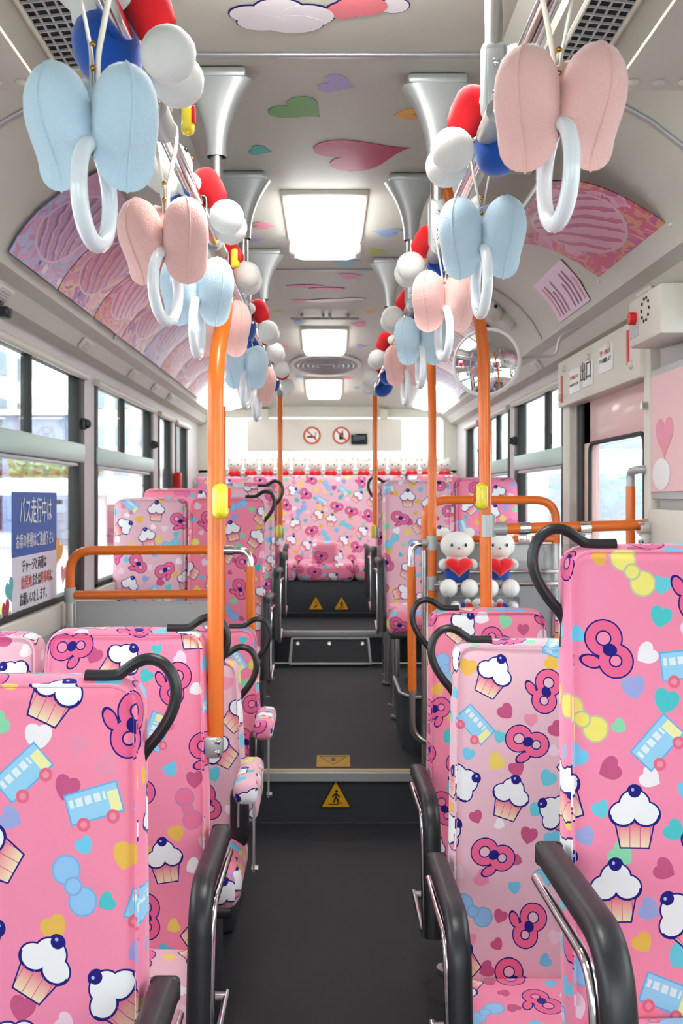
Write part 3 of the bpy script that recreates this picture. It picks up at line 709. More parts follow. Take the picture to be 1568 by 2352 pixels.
# ------------------------------------------------------------------ seats
def seat(label, Xe, Yb, rtop, rcush, side, fz, wt=.385, wb=.43, back='fabric_hot', cush='fabric_hot', loop=True, arm=True, group='bus seats', deep=.40, legs=True, arm_dx=.032, arm_len=.40, arm_drop=.33, arm_up=.265):
    """Xe: aisle edge of the backrest at its top; Yb: its front face at the top; side +1 when the aisle is on the +x side."""
    xc = Xe - side * wt / 2; zt = HC + rtop - fz; zc = HC + rcush - fz
    t = thing('bus_seat', label, 'seat', (xc, Yb, fz), group=group)
    zb = zc - .06; th = .10
    def bend(p):
        k = (p.z - zb) / (zt - zb); x = p.x * (1 + (wb / wt - 1) * (1 - k)); y = p.y - (1 - k) * .085
        if p.y < th / 2: y += .012 * max(0, 1 - (p.x / (wt / 2)) ** 2)
        return (x, y, p.z + .006 * (1 - (2 * p.x / wt) ** 2) * (k > .9))
    b = B(); b.rbox((0, th / 2, (zt + zb) / 2), (wt, th, zt - zb), .038, bend, 6); bk = b.obj('backrest', back, t, uv=uv_wrap(0))
    # welt along the front edge of the backrest
    b = B(); e = wt / 2 - .008; pts = fillet([(-e, .012, zb + .08), (-e, .012, zt - .008), (e, .012, zt - .008), (e, .012, zb + .08)], .04, 5)
    b.tube([Vector(bend(p)) + Vector((0, -.009, 0)) for p in pts], .0035, 6); b.obj('welt', back, bk, uv=uv_wrap(0))
    b = B(); b.rbox((0, th + .008, (zt + zb) / 2 - .02), (wt * .88, .02, zt - zb - .12), .009, bend, 2); b.obj('back_shell', 'panelgrey', t)
    b = B(); b.rbox((0, -.085 - deep / 2 + .03, zc - .06), (wb, deep, .12), .045, lambda p: (p.x, p.y, p.z - .02 * max(0, (p.y + .085) / -deep) ** 3 + .008 * math.cos(p.x * 6)), 5)
    b.obj('cushion', cush, t, uv=uv_wrap(-.085))
    b = B(); b.box((0, -.085 - deep / 2 + .03, zc - .13), (wb * .9, deep * .9, .03), .008); b.obj('seat_pan', 'blackplastic', t)
    if legs and zc > .2:
        for sx in (-1, 1):
            for y in (-.12, -.40):
                b = B(); b.tube([(sx * wb * .36, y, zc - .14), (sx * wb * .36, y, 0.006)], .016, 10); b.cyl((sx * wb * .36, y, 0), (sx * wb * .36, y, .012), .032); b.obj('leg', 'steel', t)
    xa = side * wt / 2
    if loop:
        P = [(-.082, .006), (-.036, .006), (-.019, .014), (.0, .027), (.021, .033), (.043, .026), (.059, .005), (.064, -.024), (.056, -.056), (.037, -.088), (.016, -.114), (.006, -.135), (.008, -.175)]
        pts = [Vector((xa + side * (u - .012), .035, zt + v)) for u, v in P]
        sm = []
        for i in range(len(pts) - 1):                # Catmull-Rom through the bends
            p0, p1, p2, p3 = pts[max(i - 1, 0)], pts[i], pts[i + 1], pts[min(i + 2, len(pts) - 1)]
            for k in range(4):
                q = k / 4; sm.append(.5 * ((2 * p1) + (p2 - p0) * q + (2 * p0 - 5 * p1 + 4 * p2 - p3) * q * q + (3 * p1 - p0 - 3 * p2 + p3) * q ** 3))
        sm.append(pts[-1])
        b = B(); b.tube(sm, .0098, 10, side=(0, 1, 0), rx=.0115); b.obj('loop_handle', 'blackplastic', t)
    if arm:
        xr = side * (wb / 2 + arm_dx - .01)
        z = zc + arm_up; yb, yf = -.03, -.03 - arm_len
        pts = fillet([(xr, yb, z - .012), (xr, yf + .02, z + .004), (xr, yf - .035, z - arm_drop)], .085, 8)
        b = B(); b.tube(pts, .021, 14, side=(1, 0, 0), rx=.024, sq=.72); b.rbox(pts[0] + Vector((0, .004, 0)), (.0475, .02, .0415), .0095, mid=1); ar = b.obj('armrest', 'blackplastic', t)
        xi = xr + side * .018
        pts = fillet([(xi, yb + .02, z - .06), (xi, yf + .06, z - .045), (xi, yf + .01, z - arm_drop - .03), (xi, yb - .05, zc - .10)], .06, 8)
        b = B(); b.tube(pts, .009, 10); b.obj('chrome_bar', 'chrome', ar)
        b = B(); b.cyl((side * wb * .44, -.10, zc - .10), (xi, -.10, zc - .10), .012); b.obj('pivot', 'steel', ar)
    return t
HOT, PALE = 'fabric_hot', 'fabric_pale'
# front left pair of rows
seat('hot pink seat nearest the camera on the left', -.297, 1.55, -.296, -1.02, 1, 0, back=HOT, cush=PALE)
seat('hot pink left aisle seat behind the front orange pole', -.297, 2.36, -.328, -1.055, 1, 0, back=HOT, cush=PALE)
seat('pale pink window seat at the left edge of the picture', -.715, 2.42, -.345, -1.06, 1, 0, wt=.365, wb=.365, back=PALE, loop=False, arm=False)
seat('hot pink raised seat nearest the camera on the right', .413, 1.69, -.090, -.86, -1, .20, wt=.40, back=HOT, cush=HOT)
seat('pale pink right aisle seat between two hot pink ones', .303, 2.34, -.353, -1.115, -1, 0, back=PALE, cush=HOT)
seat('hot pink right aisle seat just before the exit door', .319, 3.05, -.358, -1.10, -1, 0, wt=.365, wb=.40, back=HOT, cush=PALE)
seat('pale pink window seat beside the exit door partition', .712, 3.05, -.362, -1.10, -1, 0, wt=.32, wb=.32, back=PALE, loop=False, arm=False)
# folding seats on the left, with padded flip-up arms
def fold_seat(label, Yb, back, cush):
    X = -.262; t = seat(label, X, Yb, -.478, -.945, 1, 0, wt=.36, wb=.435, back=back, cush=cush, arm=False, deep=.30, group='folding seats on the left', legs=False)
    zc = HC - .945; x = .36 / 2 + .052
    b = B(); b.rbox((x, -.23, zc + .185), (.064, .27, .06), .022, mid=2); b.obj('arm_pad', PALE if back == PALE else HOT, t, uv=uv_wrap(-.35))
    b = B(); b.rbox((x - .035, -.13, zc + .055), (.05, .075, .16), .02, mid=1); hg = b.obj('arm_hinge', 'blackplastic', t)
    b = B(); b.box((x - .035, -.169, zc + .08), (.006, .004, .09), .001); b.obj('hinge_slot', 'steel', hg)
    b = B(); b.box((x + .010, -.20, zc + .035), (.006, .02, .22), .002); b.obj('side_bracket', 'alu', t)
    b = B(); b.cyl((x + .004, -.2, zc - .065), (x + .022, -.2, zc - .065), .009, 8); b.obj('bracket_bolt', 'steel', t)
    b = B(); b.box((-.02, -.18, (zc - .14) / 2), (.32, .34, zc - .14), .02); b.obj('pedestal', 'riser', t)
fold_seat('pale pink folding seat with padded arm behind the front pole', 2.86, PALE, HOT)
fold_seat('hot pink folding seat with padded arm beside the step', 3.52, HOT, PALE)
# raised rows at the back
def zf(Y): return Z1 + (Z2 - Z1) * (Y - STEP) / (REAR - STEP)
kw = dict(arm_len=.34, arm_drop=.36, arm_up=.25)
seat('hot pink aisle seat behind the left orange partition', -.322, 4.93, -.008, -.74, 1, zf(4.7), legs=False, wt=.375, wb=.40, back=HOT, cush=PALE, **kw)
seat('pale pink window seat behind the left orange partition', -.71, 4.95, -.012, -.74, 1, zf(4.7), legs=False, wt=.37, wb=.37, back=PALE, loop=False, arm=False)
seat('pale pink aisle seat in the second raised row on the left', -.316, 5.72, .056, -.67, 1, zf(5.5), wt=.375, wb=.40, back=PALE, cush=PALE, **kw)
seat('hot pink window seat in the second raised row on the left', -.71, 5.74, .042, -.67, 1, zf(5.5), wt=.37, wb=.37, back=HOT, loop=False, arm=False)
seat('hot pink aisle seat in the last row before the bench on the left', -.316, 6.46, .09, -.62, 1, zf(6.2), wt=.37, wb=.39, back=HOT, cush=PALE, loop=False, **kw)
seat('pale pink aisle seat behind the exit door partition', .316, 5.55, .09, -.60, -1, zf(5.3), wt=.385, wb=.40, back=PALE, cush=HOT, loop=False, **kw)
seat('hot pink window seat behind the exit door partition', .722, 5.57, .104, -.60, -1, zf(5.3), wt=.36, wb=.36, back=HOT, loop=False, arm=False)
seat('pale pink aisle seat in the last row before the bench on the right', .316, 6.34, .09, -.58, -1, zf(6.1), wt=.375, wb=.39, back=PALE, cush=HOT, **kw)
# rear bench: five backs and cushions on one dark box
RB = 7.30
bn = thing('rear_bench', 'five-place pink bench across the very back of the bus', 'bench', (0, RB, Z3))
b = B(); b.box((0, .30, .135), (2 * XW - .02, .60, .27), .006); b.obj('base_panel', 'riser', bn)
b = B(); b.box((0, -.006, .03), (1.5, .01, .012), .002); b.obj('base_groove', 'riser', bn)
def bpart(x, w, m, k, hc=.40, back=True):
    b = B(); b.rbox((x, .25, hc - .065), (w - .006, .60, .13), .04, None, 4); b.obj('cushion', m, bn, uv=uv_wrap(0))
    if not back: return
    zt, zb_ = HC + .17 + k - Z3, hc - .05
    if abs(x) < .1: w = 1.30
    b = B(); b.rbox((x, .66, (zt + zb_) / 2), (w - .004, .11, zt - zb_), .03, lambda p: (p.x, p.y - .08 * (1 - (p.z - zb_) / (zt - zb_)), p.z), 5); b.obj('backrest', HOT if abs(x) > .66 else PALE, bn, uv=uv_wrap(0))
for x, w, m, k in ((-.87, .40, HOT, -.01), (-.45, .44, HOT, 0), (.42, .44, HOT, 0), (.85, .42, HOT, .005)): bpart(x, w, m, k, back=abs(x) > .6)
bpart(-.015, .43, HOT, 0, .40)
b = B(); b.rbox((-.02, .10, .42), (.20, .22, .28), .035, mid=3); b.obj('middle_armrest', HOT, bn, uv=uv_wrap(0))
for s in (-1, 1):
    b = B(); b.tube(fillet([(s * .30 - .01, .2, .52), (s * .30 - .01, -.12, .52), (s * .30 - .01, -.14, .16)], .07, 6), .018, 12, side=(1, 0, 0), rx=.02, sq=.75); b.obj('end_armrest', 'blackplastic', bn)

# ------------------------------------------------------------------ white plush toys
def make_plush(label, group):
    t = thing('plush_toy', label, 'plush toy', group=group)
    b = B(); b.ell((0, .008, .052), (.048, .042, .052), 16, 10); b.obj('trousers', 'plushblue', t)
    b = B(); b.ell((0, 0, .10), (.042, .036, .03), 14, 8); b.obj('torso', 'plushwhite', t)
    b = B(); b.ell((0, -.006, .155), (.064, .052, .052), 18, 12); hd_ = b.obj('head', 'plushwhite', t)
    for s in (-1, 1):
        b = B(); b.ell((s * .046, 0, .202), (.019, .012, .019), 12, 8); b.obj('ear', 'plushwhite', hd_)
        b = B(); b.ell((s * .026, -.056, .158), (.0045, .003, .0065), 8, 6); b.obj('eye', 'eyeblack', hd_)
        b = B(); b.ell((s * .052, -.026, .085), (.019, .027, .021), 12, 8, Matrix.Rotation(s * .5, 3, 'Z')); b.obj('arm', 'plushwhite', t)
        b = B(); b.ell((s * .038, -.060, .0), (.033, .034, .034), 14, 10); b.obj('foot', 'plushwhite', t)
    b = B(); b.ell((0, -.058, .146), (.005, .004, .004), 8, 6); b.obj('nose', 'nose', hd_)
    b = B(); hp = heart_poly(.10, .075, 26)      # puffed heart held in front
    b.grid(lambda u, v: (lambda a, q: Vector((hp[a][0] * math.sin(q) ** .6, -.058 + .03 * math.cos(q), .075 + hp[a][1] * math.sin(q) ** .6)))(int(round(u * 26)) % 26, math.pi * min(max(v, .001), .999)), 26, 8, cu=True)
    b.obj('heart_pillow', 'plushred', t)
    return t
proto = make_plush('white plush toy holding a red pillow, leftmost on the rear bench', 'white plush toys along the rear bench')
NP = 14; RB_Y = RB + .83
for i in range(NP):
    o = proto if i == 0 else copy_tree(proto)
    px = 540 + (1018 - 540) * i / (NP - 1)
    o.location = ((px - CX) * RB_Y / F, RB_Y - .0, HC + .172 - .070); o.rotation_euler = (0, 0, random.uniform(-.08, .08))
    if i: o['label'] = ('rightmost' if i == NP - 1 else ORD[i]) + ' white plush toy from the left along the rear bench' if i < NP - 1 else 'rightmost white plush toy along the top of the rear bench'
shelf = B().box((0, RB + .835, HC + .038), (2.0, .22, .046), .004).obj('rear_shelf', 'cream'); tag(shelf, 'narrow cream shelf behind the rear bench holding plush toys', 'shelf')
# ------------------------------------------------------------------ overhead rails with hangers
RX, RZ = .292, HC + .655
HANG = {-1: (1.70, 2.58, 3.40, 4.45), 1: (1.72, 2.62, 3.42, 4.62)}
rails = {}
for s in (-1, 1):
    sd = 'left' if s < 0 else 'right'; x = s * RX
    gr = thing('grab_rail', 'long chrome overhead grab rail on the %s of the aisle' % sd, 'rail', (x, 0, RZ)); rails[s] = gr
    b = B(); b.tube([(0, -.2, 0), (0, 6.02, 0)], .0155, 16); b.obj('tube', 'chrome', gr)
    for Y in HANG[s]:
        zc_ = HC + 1.119 - RZ
        b = B(); b.box((0, Y, zc_ - .014), (.16, .075, .028), .01)
        N = 10
        def flare(u, v):
            t = u; wdt = .068 * (1 - t) ** 2.2 + .0255; dp_ = .014 * (1 - t) ** 2 + .021; a = 2 * math.pi * v
            c, d = math.cos(a), math.sin(a); e = .55 + .35 * t
            return Vector((wdt * math.copysign(abs(c) ** e, c), Y + dp_ * math.copysign(abs(d) ** e, d), zc_ - .026 - .20 * t))
        b.grid(flare, N, 24, cv=True); hb = b.obj('hanger_bracket', 'castgrey', gr)
        b = B(); b.cyl((0, Y, zc_ - .21), (0, Y, .09), .0165, 16); b.obj('rod', 'steel', hb)
        b = B(); b.rbox((0, Y, .075), (.046, .034, .13), .012, mid=1); b.obj('clamp', 'castgrey', hb)
        b = B(); b.cyl((0, Y - .055, 0), (0, Y + .055, 0), .0225, 20); b.obj('collar', 'castgrey', hb)
        b = B(); b.box((0, Y - .0185, .075), (.028, .003, .095), .001); b.obj('cover_plate', 'alu', hb)
        for z in (.045, .10):
            b = B(); b.ell((0, Y - .021, z), (.0065, .003, .0065), 10, 6); b.obj('screw', 'chrome', hb)
    # orange end pole at the far end of each rail
    Y = 6.02; zb_ = HC - (1215 - 1140) * Y / F
    pl = thing('grab_pole', 'thin orange pole at the far end of the %s overhead rail' % sd, 'pole', (x, Y, zb_))
    b = B(); b.cyl((0, 0, 0), (0, 0, RZ - zb_ - .03), .017, 14); b.obj('tube', 'orange', pl)
    b = B(); b.box((0, -.002, -.02), (.05, .05, .07), .012); b.obj('foot_clamp', 'castgrey', pl)
    b = B(); b.cyl((0, 0, RZ - zb_ - .04), (0, 0, RZ - zb_ + .02), .021); b.obj('top_clamp', 'castgrey', pl)
    b = B(); b.rbox((s * .004 if s < 0 else -.012, -.026, HC + .36 - (RZ - HC) + 0 - zb_ + .08), (.032, .03, .085), .014, mid=1); b.obj('stop_button', 'yellow', pl)
# hanging straps with plush heart covers and white rings
def make_strap(col, label, drop, a):
    t = thing('hanging_strap', label, 'strap', group='hanging straps along the overhead rails')
    ring_r, rr = .058, .0105
    zr = -drop + ring_r + rr
    ztop = zr + ring_r
    b = B()
    for s in (-1, 1):
        pts = fillet([(0, 0, .0185), (s * .019, 0, .0185), (s * .0205, 0, -.012), (s * .004, 0, -.10), (s * .0035, 0, ztop - .004), (0, 0, ztop - .012)], .014, 4)
        b.tube(pts, .0018, 8, rx=.0105, side=(0, 1, 0), sq=.6)
    bl = b.obj('belt', 'belt', t)
    for z in (-.092, -.122):
        b = B(); b.ell((0, -.0115, z), (.004, .003, .004), 8, 6); b.obj('rivet', 'brass', bl)
    b = B(); a = math.radians(a)
    b.tube([(ring_r * math.cos(q) * math.cos(a), ring_r * math.cos(q) * math.sin(a), zr + ring_r * 1.06 * math.sin(q)) for q in [2 * math.pi * i / 36 for i in range(36)]], rr, 12, closed=True); b.obj('ring', 'ringwhite', t)
    hp = heart_poly(.128, .150, 32)
    for s in (-1, 1):
        M = Matrix.Translation((s * .0365, -.004, zr + ring_r + .014)) @ Matrix.Rotation(s * math.radians(24), 4, 'Z') @ Matrix.Rotation(s * math.radians(-4), 4, 'Y')
        def lobe(u, v):
            i = int(round(u * 32)) % 32; q = math.pi * min(max(v, .001), .999); k = math.sin(q) ** .55
            return M @ Vector((.040 * math.cos(q), hp[i][0] * k * .9, hp[i][1] * k + .006))
        b = B(); b.grid(lobe, 32, 12, cu=True); lo = b.obj('plush_cover', col, t)
        b = B(); b.tube([M @ Vector((0, u * .905, v * 1.004 + .006)) for u, v in hp], .0016, 6, closed=True); b.obj('seam', col, lo)
    return t
SL = [(1.23, 'skycover'), (1.77, 'pinkcover'), (2.20, 'skycover'), (2.68, 'pinkcover'), (3.48, 'skycover'), (4.03, 'pinkcover')]
SR = [(1.245, 'pinkcover'), (1.86, 'skycover'), (2.46, 'pinkcover'), (3.08, 'skycover'), (3.66, 'pinkcover')]
pr = {}
for s, lst, dr in ((-1, SL, .345), (1, SR, .315)):
    for i, (Y, c) in enumerate(lst):
        lab = '%s %s plush heart strap from the front on the %s rail' % (ORD[i], 'pale blue' if c == 'skycover' else 'pink', 'left' if s < 0 else 'right')
        if i == 0: lab = 'large %s plush heart strap nearest on the %s rail' % ('pale blue' if c == 'skycover' else 'pink', 'left' if s < 0 else 'right')
        k = (s, c)
        if k not in pr: pr[k] = o = make_strap(c, lab, dr, 90 + s * 8)
        else: o = copy_tree(pr[k])
        o['label'] = lab; o.location = (s * RX, Y, RZ); o.rotation_euler = (0, 0, random.uniform(-.1, .1))
# plush toys tied along the rails
PL = {-1: (1.42, 2.25, 2.86, 3.72, 4.3, 4.9, 5.55), 1: (1.80, 2.72, 3.52, 4.45, 5.15, 5.75)}
for s in (-1, 1):
    for i, Y in enumerate(PL[s]):
        o = copy_tree(proto)
        o['label'] = '%s white plush toy in blue tied along the %s overhead rail' % (ORD[i], 'left' if s < 0 else 'right'); o['group'] = 'white plush toys tied along the overhead rails'
        M = Matrix.Translation((s * (RX - .004), Y, RZ - .06)) @ Matrix.Rotation(s * math.radians(-90), 4, 'Z') @ Matrix.Rotation(math.radians(-22 - 7 * (i % 3)), 4, 'X') @ Matrix.Scale(1.16, 4)
        o.matrix_world = M
# yellow call buttons on the rails
def stop_button(loc, label, rz=0, sc=1.):
    b = B(); b.rbox((0, 0, 0), (.038 * sc, .036 * sc, .085 * sc), .016 * sc, mid=1); o = tag(b.obj('stop_button', 'yellow'), label, 'button', 'yellow stop buttons'); o.location = loc; o.rotation_euler = (0, 0, rz)
    b = B(); b.rbox((.017 * sc * (1 if rz >= 0 else -1), -.004, .008), (.012 * sc, .020 * sc, .05 * sc), .005 * sc, mid=1); b.obj('push_button', 'red', o)
stop_button((-.248, 1.74, HC + .668), 'yellow stop button hanging on the left overhead rail, nearest', 0, .62)
stop_button((-.247, 2.62, HC + .636), 'yellow stop button farther along the left overhead rail', 0, .62)
# ------------------------------------------------------------------ orange poles and partitions
def pole(label, pts, r, foot=None, group='orange poles'):
    o = Vector(pts[0]); t = thing('grab_pole', label, 'pole', o, group=group)
    b = B(); b.tube([Vector(p) - o for p in pts], r, 16); b.obj('tube', 'orange', t); return t
x, Y = -.272, 2.38
zb_ = HC - (1690 - 1140) * Y / F
p1 = pole('thick orange pole in front of the left aisle seats', fillet([(x, Y, zb_), (x, Y, HC + .33), (x + .012, Y + .12, HC + .47), (-RX + .004, 2.80, RZ - .018)], .10, 6), .0195)
b = B(); b.box((-.012, .0, -.024), (.06, .058, .054), .014, 3); fc = b.obj('foot_clamp', 'castgrey', p1)
for z in (-.008, -.034):
    b = B(); b.ell((.008, -.029, z), (.008, .004, .008), 10, 6); b.obj('screw', 'chrome', fc)
stop_button((x + .016, Y - .036, HC - .012), 'yellow stop button on the thick orange left pole', .5)
x, Y = .513, 3.16
p2 = pole('thick orange pole beside the exit door', fillet([(x + .01, Y, 0.01), (x - .01, Y, HC + .52), (x - .06, Y, HC + .72), (x - .13, Y, HC + .99)], .15, 8), .0195)
b = B(); b.cyl((-.006, 0, HC - .14), (-.006, 0, HC - .07), .0255, 18); b.obj('clamp', 'castgrey', p2)
stop_button((x - .022, Y - .036, HC - .0), 'yellow stop button on the thick orange right pole', -.5)
pt = thing('door_rail', 'short orange rail from the right pole to the wall', 'rail', (x, Y, HC - .105))
b = B(); b.tube([(.055, .004, 0), (XW - x - .06, .03, .012)], .0175, 14); b.obj('tube', 'orange', pt)
b = B(); b.cyl((.015, 0, 0), (.062, .004, 0), .0215); b.obj('socket', 'castgrey', pt)
b = B(); b.cyl((XW - x - .065, .03, .012), (XW - x - .01, .03, .012), .021); b.box((XW - x - .006, .03, .012), (.012, .07, .09), .004); b.obj('wall_flange', 'castgrey', pt)
for q in (.105, .30, .49):
    b = B(); b.cyl((q, .006, .002), (q + .035, .01, .003), .0195); b.box((q + .017, -.008, -.032), (.042, .006, .03), .002); cp = b.obj('clip', 'chrome', pt)
    for k in (0, .02):
        b = B(); b.ell((q + .008 + k, -.0125, -.036), (.004, .002, .004), 8, 6); b.obj('screw', 'steel', cp)
b = B(); b.rbox((.20 + .10, .0, -.30), (.44, .006, .50), .003, mid=1); b.obj('clear_panel', 'acrylic', pt)
# rear door partition
Yp = 4.27; x = .45
p3 = pole('orange pole of the partition behind the exit door', [(x, Yp - .06, Z1), (x, Yp - .06, HC + .36 - 0), (x - .006, Yp - .06, HC + .62), (x - .02, Yp - .03, HC + 1.02)], .019)
hp_ = thing('partition_frame', 'orange hoop partition with grey panel behind the exit door', 'partition', (0, Yp, Z1))
zt, zl = HC - .016 - Z1, HC - .186 - Z1
b = B(); b.tube(fillet([(.425, 0, HC - .235 - Z1), (.425, 0, zt), (.995, 0, zt), (.995, 0, zl - .02)], .10, 8), .0185, 14); b.obj('hoop', 'orange', hp_)
b = B(); b.tube([(.43, 0, zl), (.99, 0, zl)], .0155, 14); b.obj('lower_rail', 'orange', hp_)
b = B(); b.box((.715, .012, zl / 2 - .005), (.56, .008, zl - .03), .002); b.obj('panel', 'panelgrey', hp_)
b = B(); b.tube([(.995, 0, zl - .02), (.995, 0, .0)], .0165, 12); b.tube([(.425, 0, HC - .235 - Z1), (.425, 0, 0)], .0165, 12); b.obj('post', 'steel', hp_)
b = B(); b.tube([(.45, -.13, HC - .373 - Z1), (1.0, -.13, HC - .368 - Z1)], .0125, 12); b.tube([(.45, .05 - .06, HC - .33 - Z1), (1.05, -.02, HC - .325 - Z1)], .011, 12); b.obj('chrome_bar', 'chrome', hp_)
for q, zz_ in ((.45, HC - .373 - Z1), (.45, HC - .20 - Z1)):
    b = B(); b.cyl((q, -.06, zz_ - .03), (q, -.06, zz_ + .03), .0245); b.cyl((q + .02, -.13, zz_), (q + .05, -.13, zz_), .018) if zz_ < HC - .3 - Z1 else b.cyl((q - .02, -.06, zz_), (q - .045, -.06, zz_), .018); b.obj('clamp', 'castgrey', hp_)
for q in (.72, .99):
    b = B(); b.cyl((q - .02, -.13, HC - .371 - Z1), (q + .02, -.13, HC - .371 - Z1), .018); b.obj('clamp', 'castgrey', hp_)
# low rail curving from the partition to the wheel box
lr = thing('low_rail', 'low orange and steel rail curving down beside the aisle, right of the step', 'rail', (.36, 4.36, Z1))
b = B(); b.tube(fillet([(.09, -.15, HC - .203 - Z1), (.0, -.15, HC - .203 - Z1), (.0, -.15, HC - .31 - Z1)], .07, 8), .0155, 12); b.obj('elbow', 'chrome', lr)
b = B(); b.tube([(0, -.15, HC - .30 - Z1), (.004, -.15, .36)], .0185, 14); b.obj('tube', 'orange', lr)
b = B(); b.tube(fillet([(.004, -.15, .37), (.004, -.15, .16), (.14, -.13, .12)], .09, 8), .0135, 12); b.cyl((.004, -.15, .355), (.004, -.15, .37), .0185); b.obj('foot_bend', 'steel', lr)
wb_ = thing('wheel_box', 'dark box with a metal-edged top beside the aisle, right of the step', 'box', (.52, 4.72, Z1))
b = B(); b.prism([(-.17, -.12), (-.13, -.22), (.28, -.22), (.28, .28), (-.17, .28)], lambda u, v, d: (u, v, d), .27); b.obj('body', 'riser', wb_, smooth=False)
b = B(); b.prism([(-.18, -.125), (-.135, -.232), (.28, -.232), (.28, .28), (-.18, .28)], lambda u, v, d: (u, v, .265 + d), .012); b.obj('top_plate', 'floor', wb_, smooth=False)
b = B(); b.tube([(-.18, .28, .279), (-.18, -.125, .279), (-.135, -.232, .279), (.28, -.232, .279)], .008, 6, rx=.007); b.obj('metal_edge', 'alu', wb_)
wb2 = thing('wheel_box', 'dark box with a metal-edged top beside the aisle, left of the step', 'box', (-.58, 4.62, zf(4.62)))
b = B(); b.box((0, .12, .15), (.5, .5, .30), .006); b.obj('body', 'riser', wb2)
b = B(); b.tube([(.25, .37, .302), (.25, -.08, .302), (.20, -.13, .302), (-.25, -.13, .302)], .009, 6); b.obj('metal_edge', 'alu', wb2)
# left partition
Yl = 3.92
lp = thing('partition_frame', 'orange hoop partition with grey panel in front of the left raised seats', 'partition', (0, Yl, 0))
zt, zl = HC - .217, HC - .395
b = B(); b.tube(fillet([(-1.03, 0, zl - .03), (-1.03, 0, zt), (-.42, 0, zt + .004)], .09, 8), .0185, 14); b.obj('hoop', 'orange', lp)
b = B(); b.tube([(-1.02, 0, zl), (-.43, 0, zl + .004)], .0175, 14); b.obj('lower_rail', 'orange', lp)
b = B(); b.box((-.72, .012, zl / 2 - .005), (.58, .008, zl - .04), .002); b.obj('panel', 'panelgrey', lp)
b = B(); b.tube([(-1.03, 0, zl - .03), (-1.03, 0, 0)], .0175, 12); b.obj('post', 'steel', lp)
b = B(); b.tube([(-.425, 0, 0), (-.425, 0, HC + .36)], .0185, 14); b.obj('upright', 'orange', lp)
b = B(); b.cyl((-1.03, 0, zl - .12), (-1.03, 0, zl - .18), .024); b.cyl((-1.03, 0, zl - .15), (-1.085, 0, zl - .15), .02); b.cyl((-1.03, 0, zl - .03), (-1.03, 0, zl + .03), .023); b.obj('wall_bracket', 'castgrey', lp)
b = B(); b.tube(fillet([(-.425, -.02, zt + .002), (-.31, -.02, zt + .002), (-.308, -.02, zt - .10)], .07, 8), .0155, 12); b.cyl((-.425, -.02, zt + .002), (-.375, -.02, zt + .002), .0205); b.obj('elbow', 'chrome', lp)
b = B(); b.tube([(-.308, -.02, zt - .06), (-.300, -.02, .62)], .0185, 14); b.obj('aisle_rail', 'orange', lp)
b = B(); b.tube(fillet([(-.300, -.02, .63), (-.300, -.02, .50), (-.36, -.02, .46), (-.44, .0, .46)], .06, 6), .0135, 12); b.obj('foot_bend', 'steel', lp)
for q in (-.93, -.80, -.66, -.54):
    for k in (-.008, .008):
        b = B(); b.ell((q + k, .006, zl - .035), (.003, .002, .003), 6, 4); b.obj('rivet', 'steel', lp)
# door hand pole
dp_ = thing('door_hand_pole', 'short orange hand pole on the exit door', 'pole', (1.045, 3.38, .62))
b = B(); b.cyl((0, 0, 0), (0, 0, HC + .035 - .62), .016, 14); b.obj('tube', 'orange', dp_)
b = B(); b.tube(fillet([(0, 0, HC + .02 - .62), (0, 0, HC + .085 - .62), (-.005, -.11, HC + .09 - .62), (.03, -.11, HC + .09 - .62)], .02, 5), .014, 12); b.box((.034, -.11, HC + .08 - .62), (.012, .03, .06), .003); b.obj('elbow', 'castgrey', dp_)
# two plush toys on the partition bar, two more in the clear box under them
for i, (px, lab) in enumerate(((1050, 'white plush toy sitting on the steel bar, left of the right orange pole'), (1143, 'white plush toy sitting on the steel bar behind the right orange pole'))):
    o = copy_tree(proto); o['label'] = lab; o['group'] = 'plush toys on the partition bar'
    o.location = at(px, 1348, 4.16) + Vector((0, .01, 0)); o.scale = (1.14, 1.14, 1.14)
bx_ = thing('clear_box', 'clear plastic box under the two seated plush toys', 'box', (0, 4.0, HC - .52))
a0, a1 = (1032 - CX) * 4.0 / F, (1192 - CX) * 4.0 / F
b = B(); b.box(((a0 + a1) / 2, 0, .05), (a1 - a0, .004, .11)); b.box(((a0 + a1) / 2, .14, .05), (a1 - a0, .004, .11)); b.box((a0, .07, .05), (.004, .14, .11)); b.box((a1, .07, .05), (.004, .14, .11)); b.box(((a0 + a1) / 2, .07, -.003), (a1 - a0, .14, .004)); b.obj('walls', 'acrylic', bx_, smooth=False)
b = B(); b.tube([(a0, 0, .105), (a1, 0, .105), (a1, .14, .105), (a0, .14, .105)], .003, 6, closed=True); b.obj('rim', 'acrylic', bx_)
b = B(); b.tube([(a0 + .02, .142, .0), (a0 + .02, .142, -.65)], .012, 10); b.tube([(a1 - .02, .142, .0), (a1 - .02, .142, -.65)], .012, 10); b.obj('stand', 'steel', bx_)
for i, q in enumerate((.28, .74)):
    o = copy_tree(proto); o['label'] = 'white plush toy lying in the clear box, %s one' % ('left' if i == 0 else 'right'); o['group'] = 'plush toys in the clear box'
    o.matrix_world = Matrix.Translation((a0 + (a1 - a0) * q + (-.05 if i == 0 else .05), 4.05, HC - .52 + .048)) @ Matrix.Rotation((1.45 if i == 0 else -1.45), 4, 'Y') @ Matrix.Scale(.62, 4)
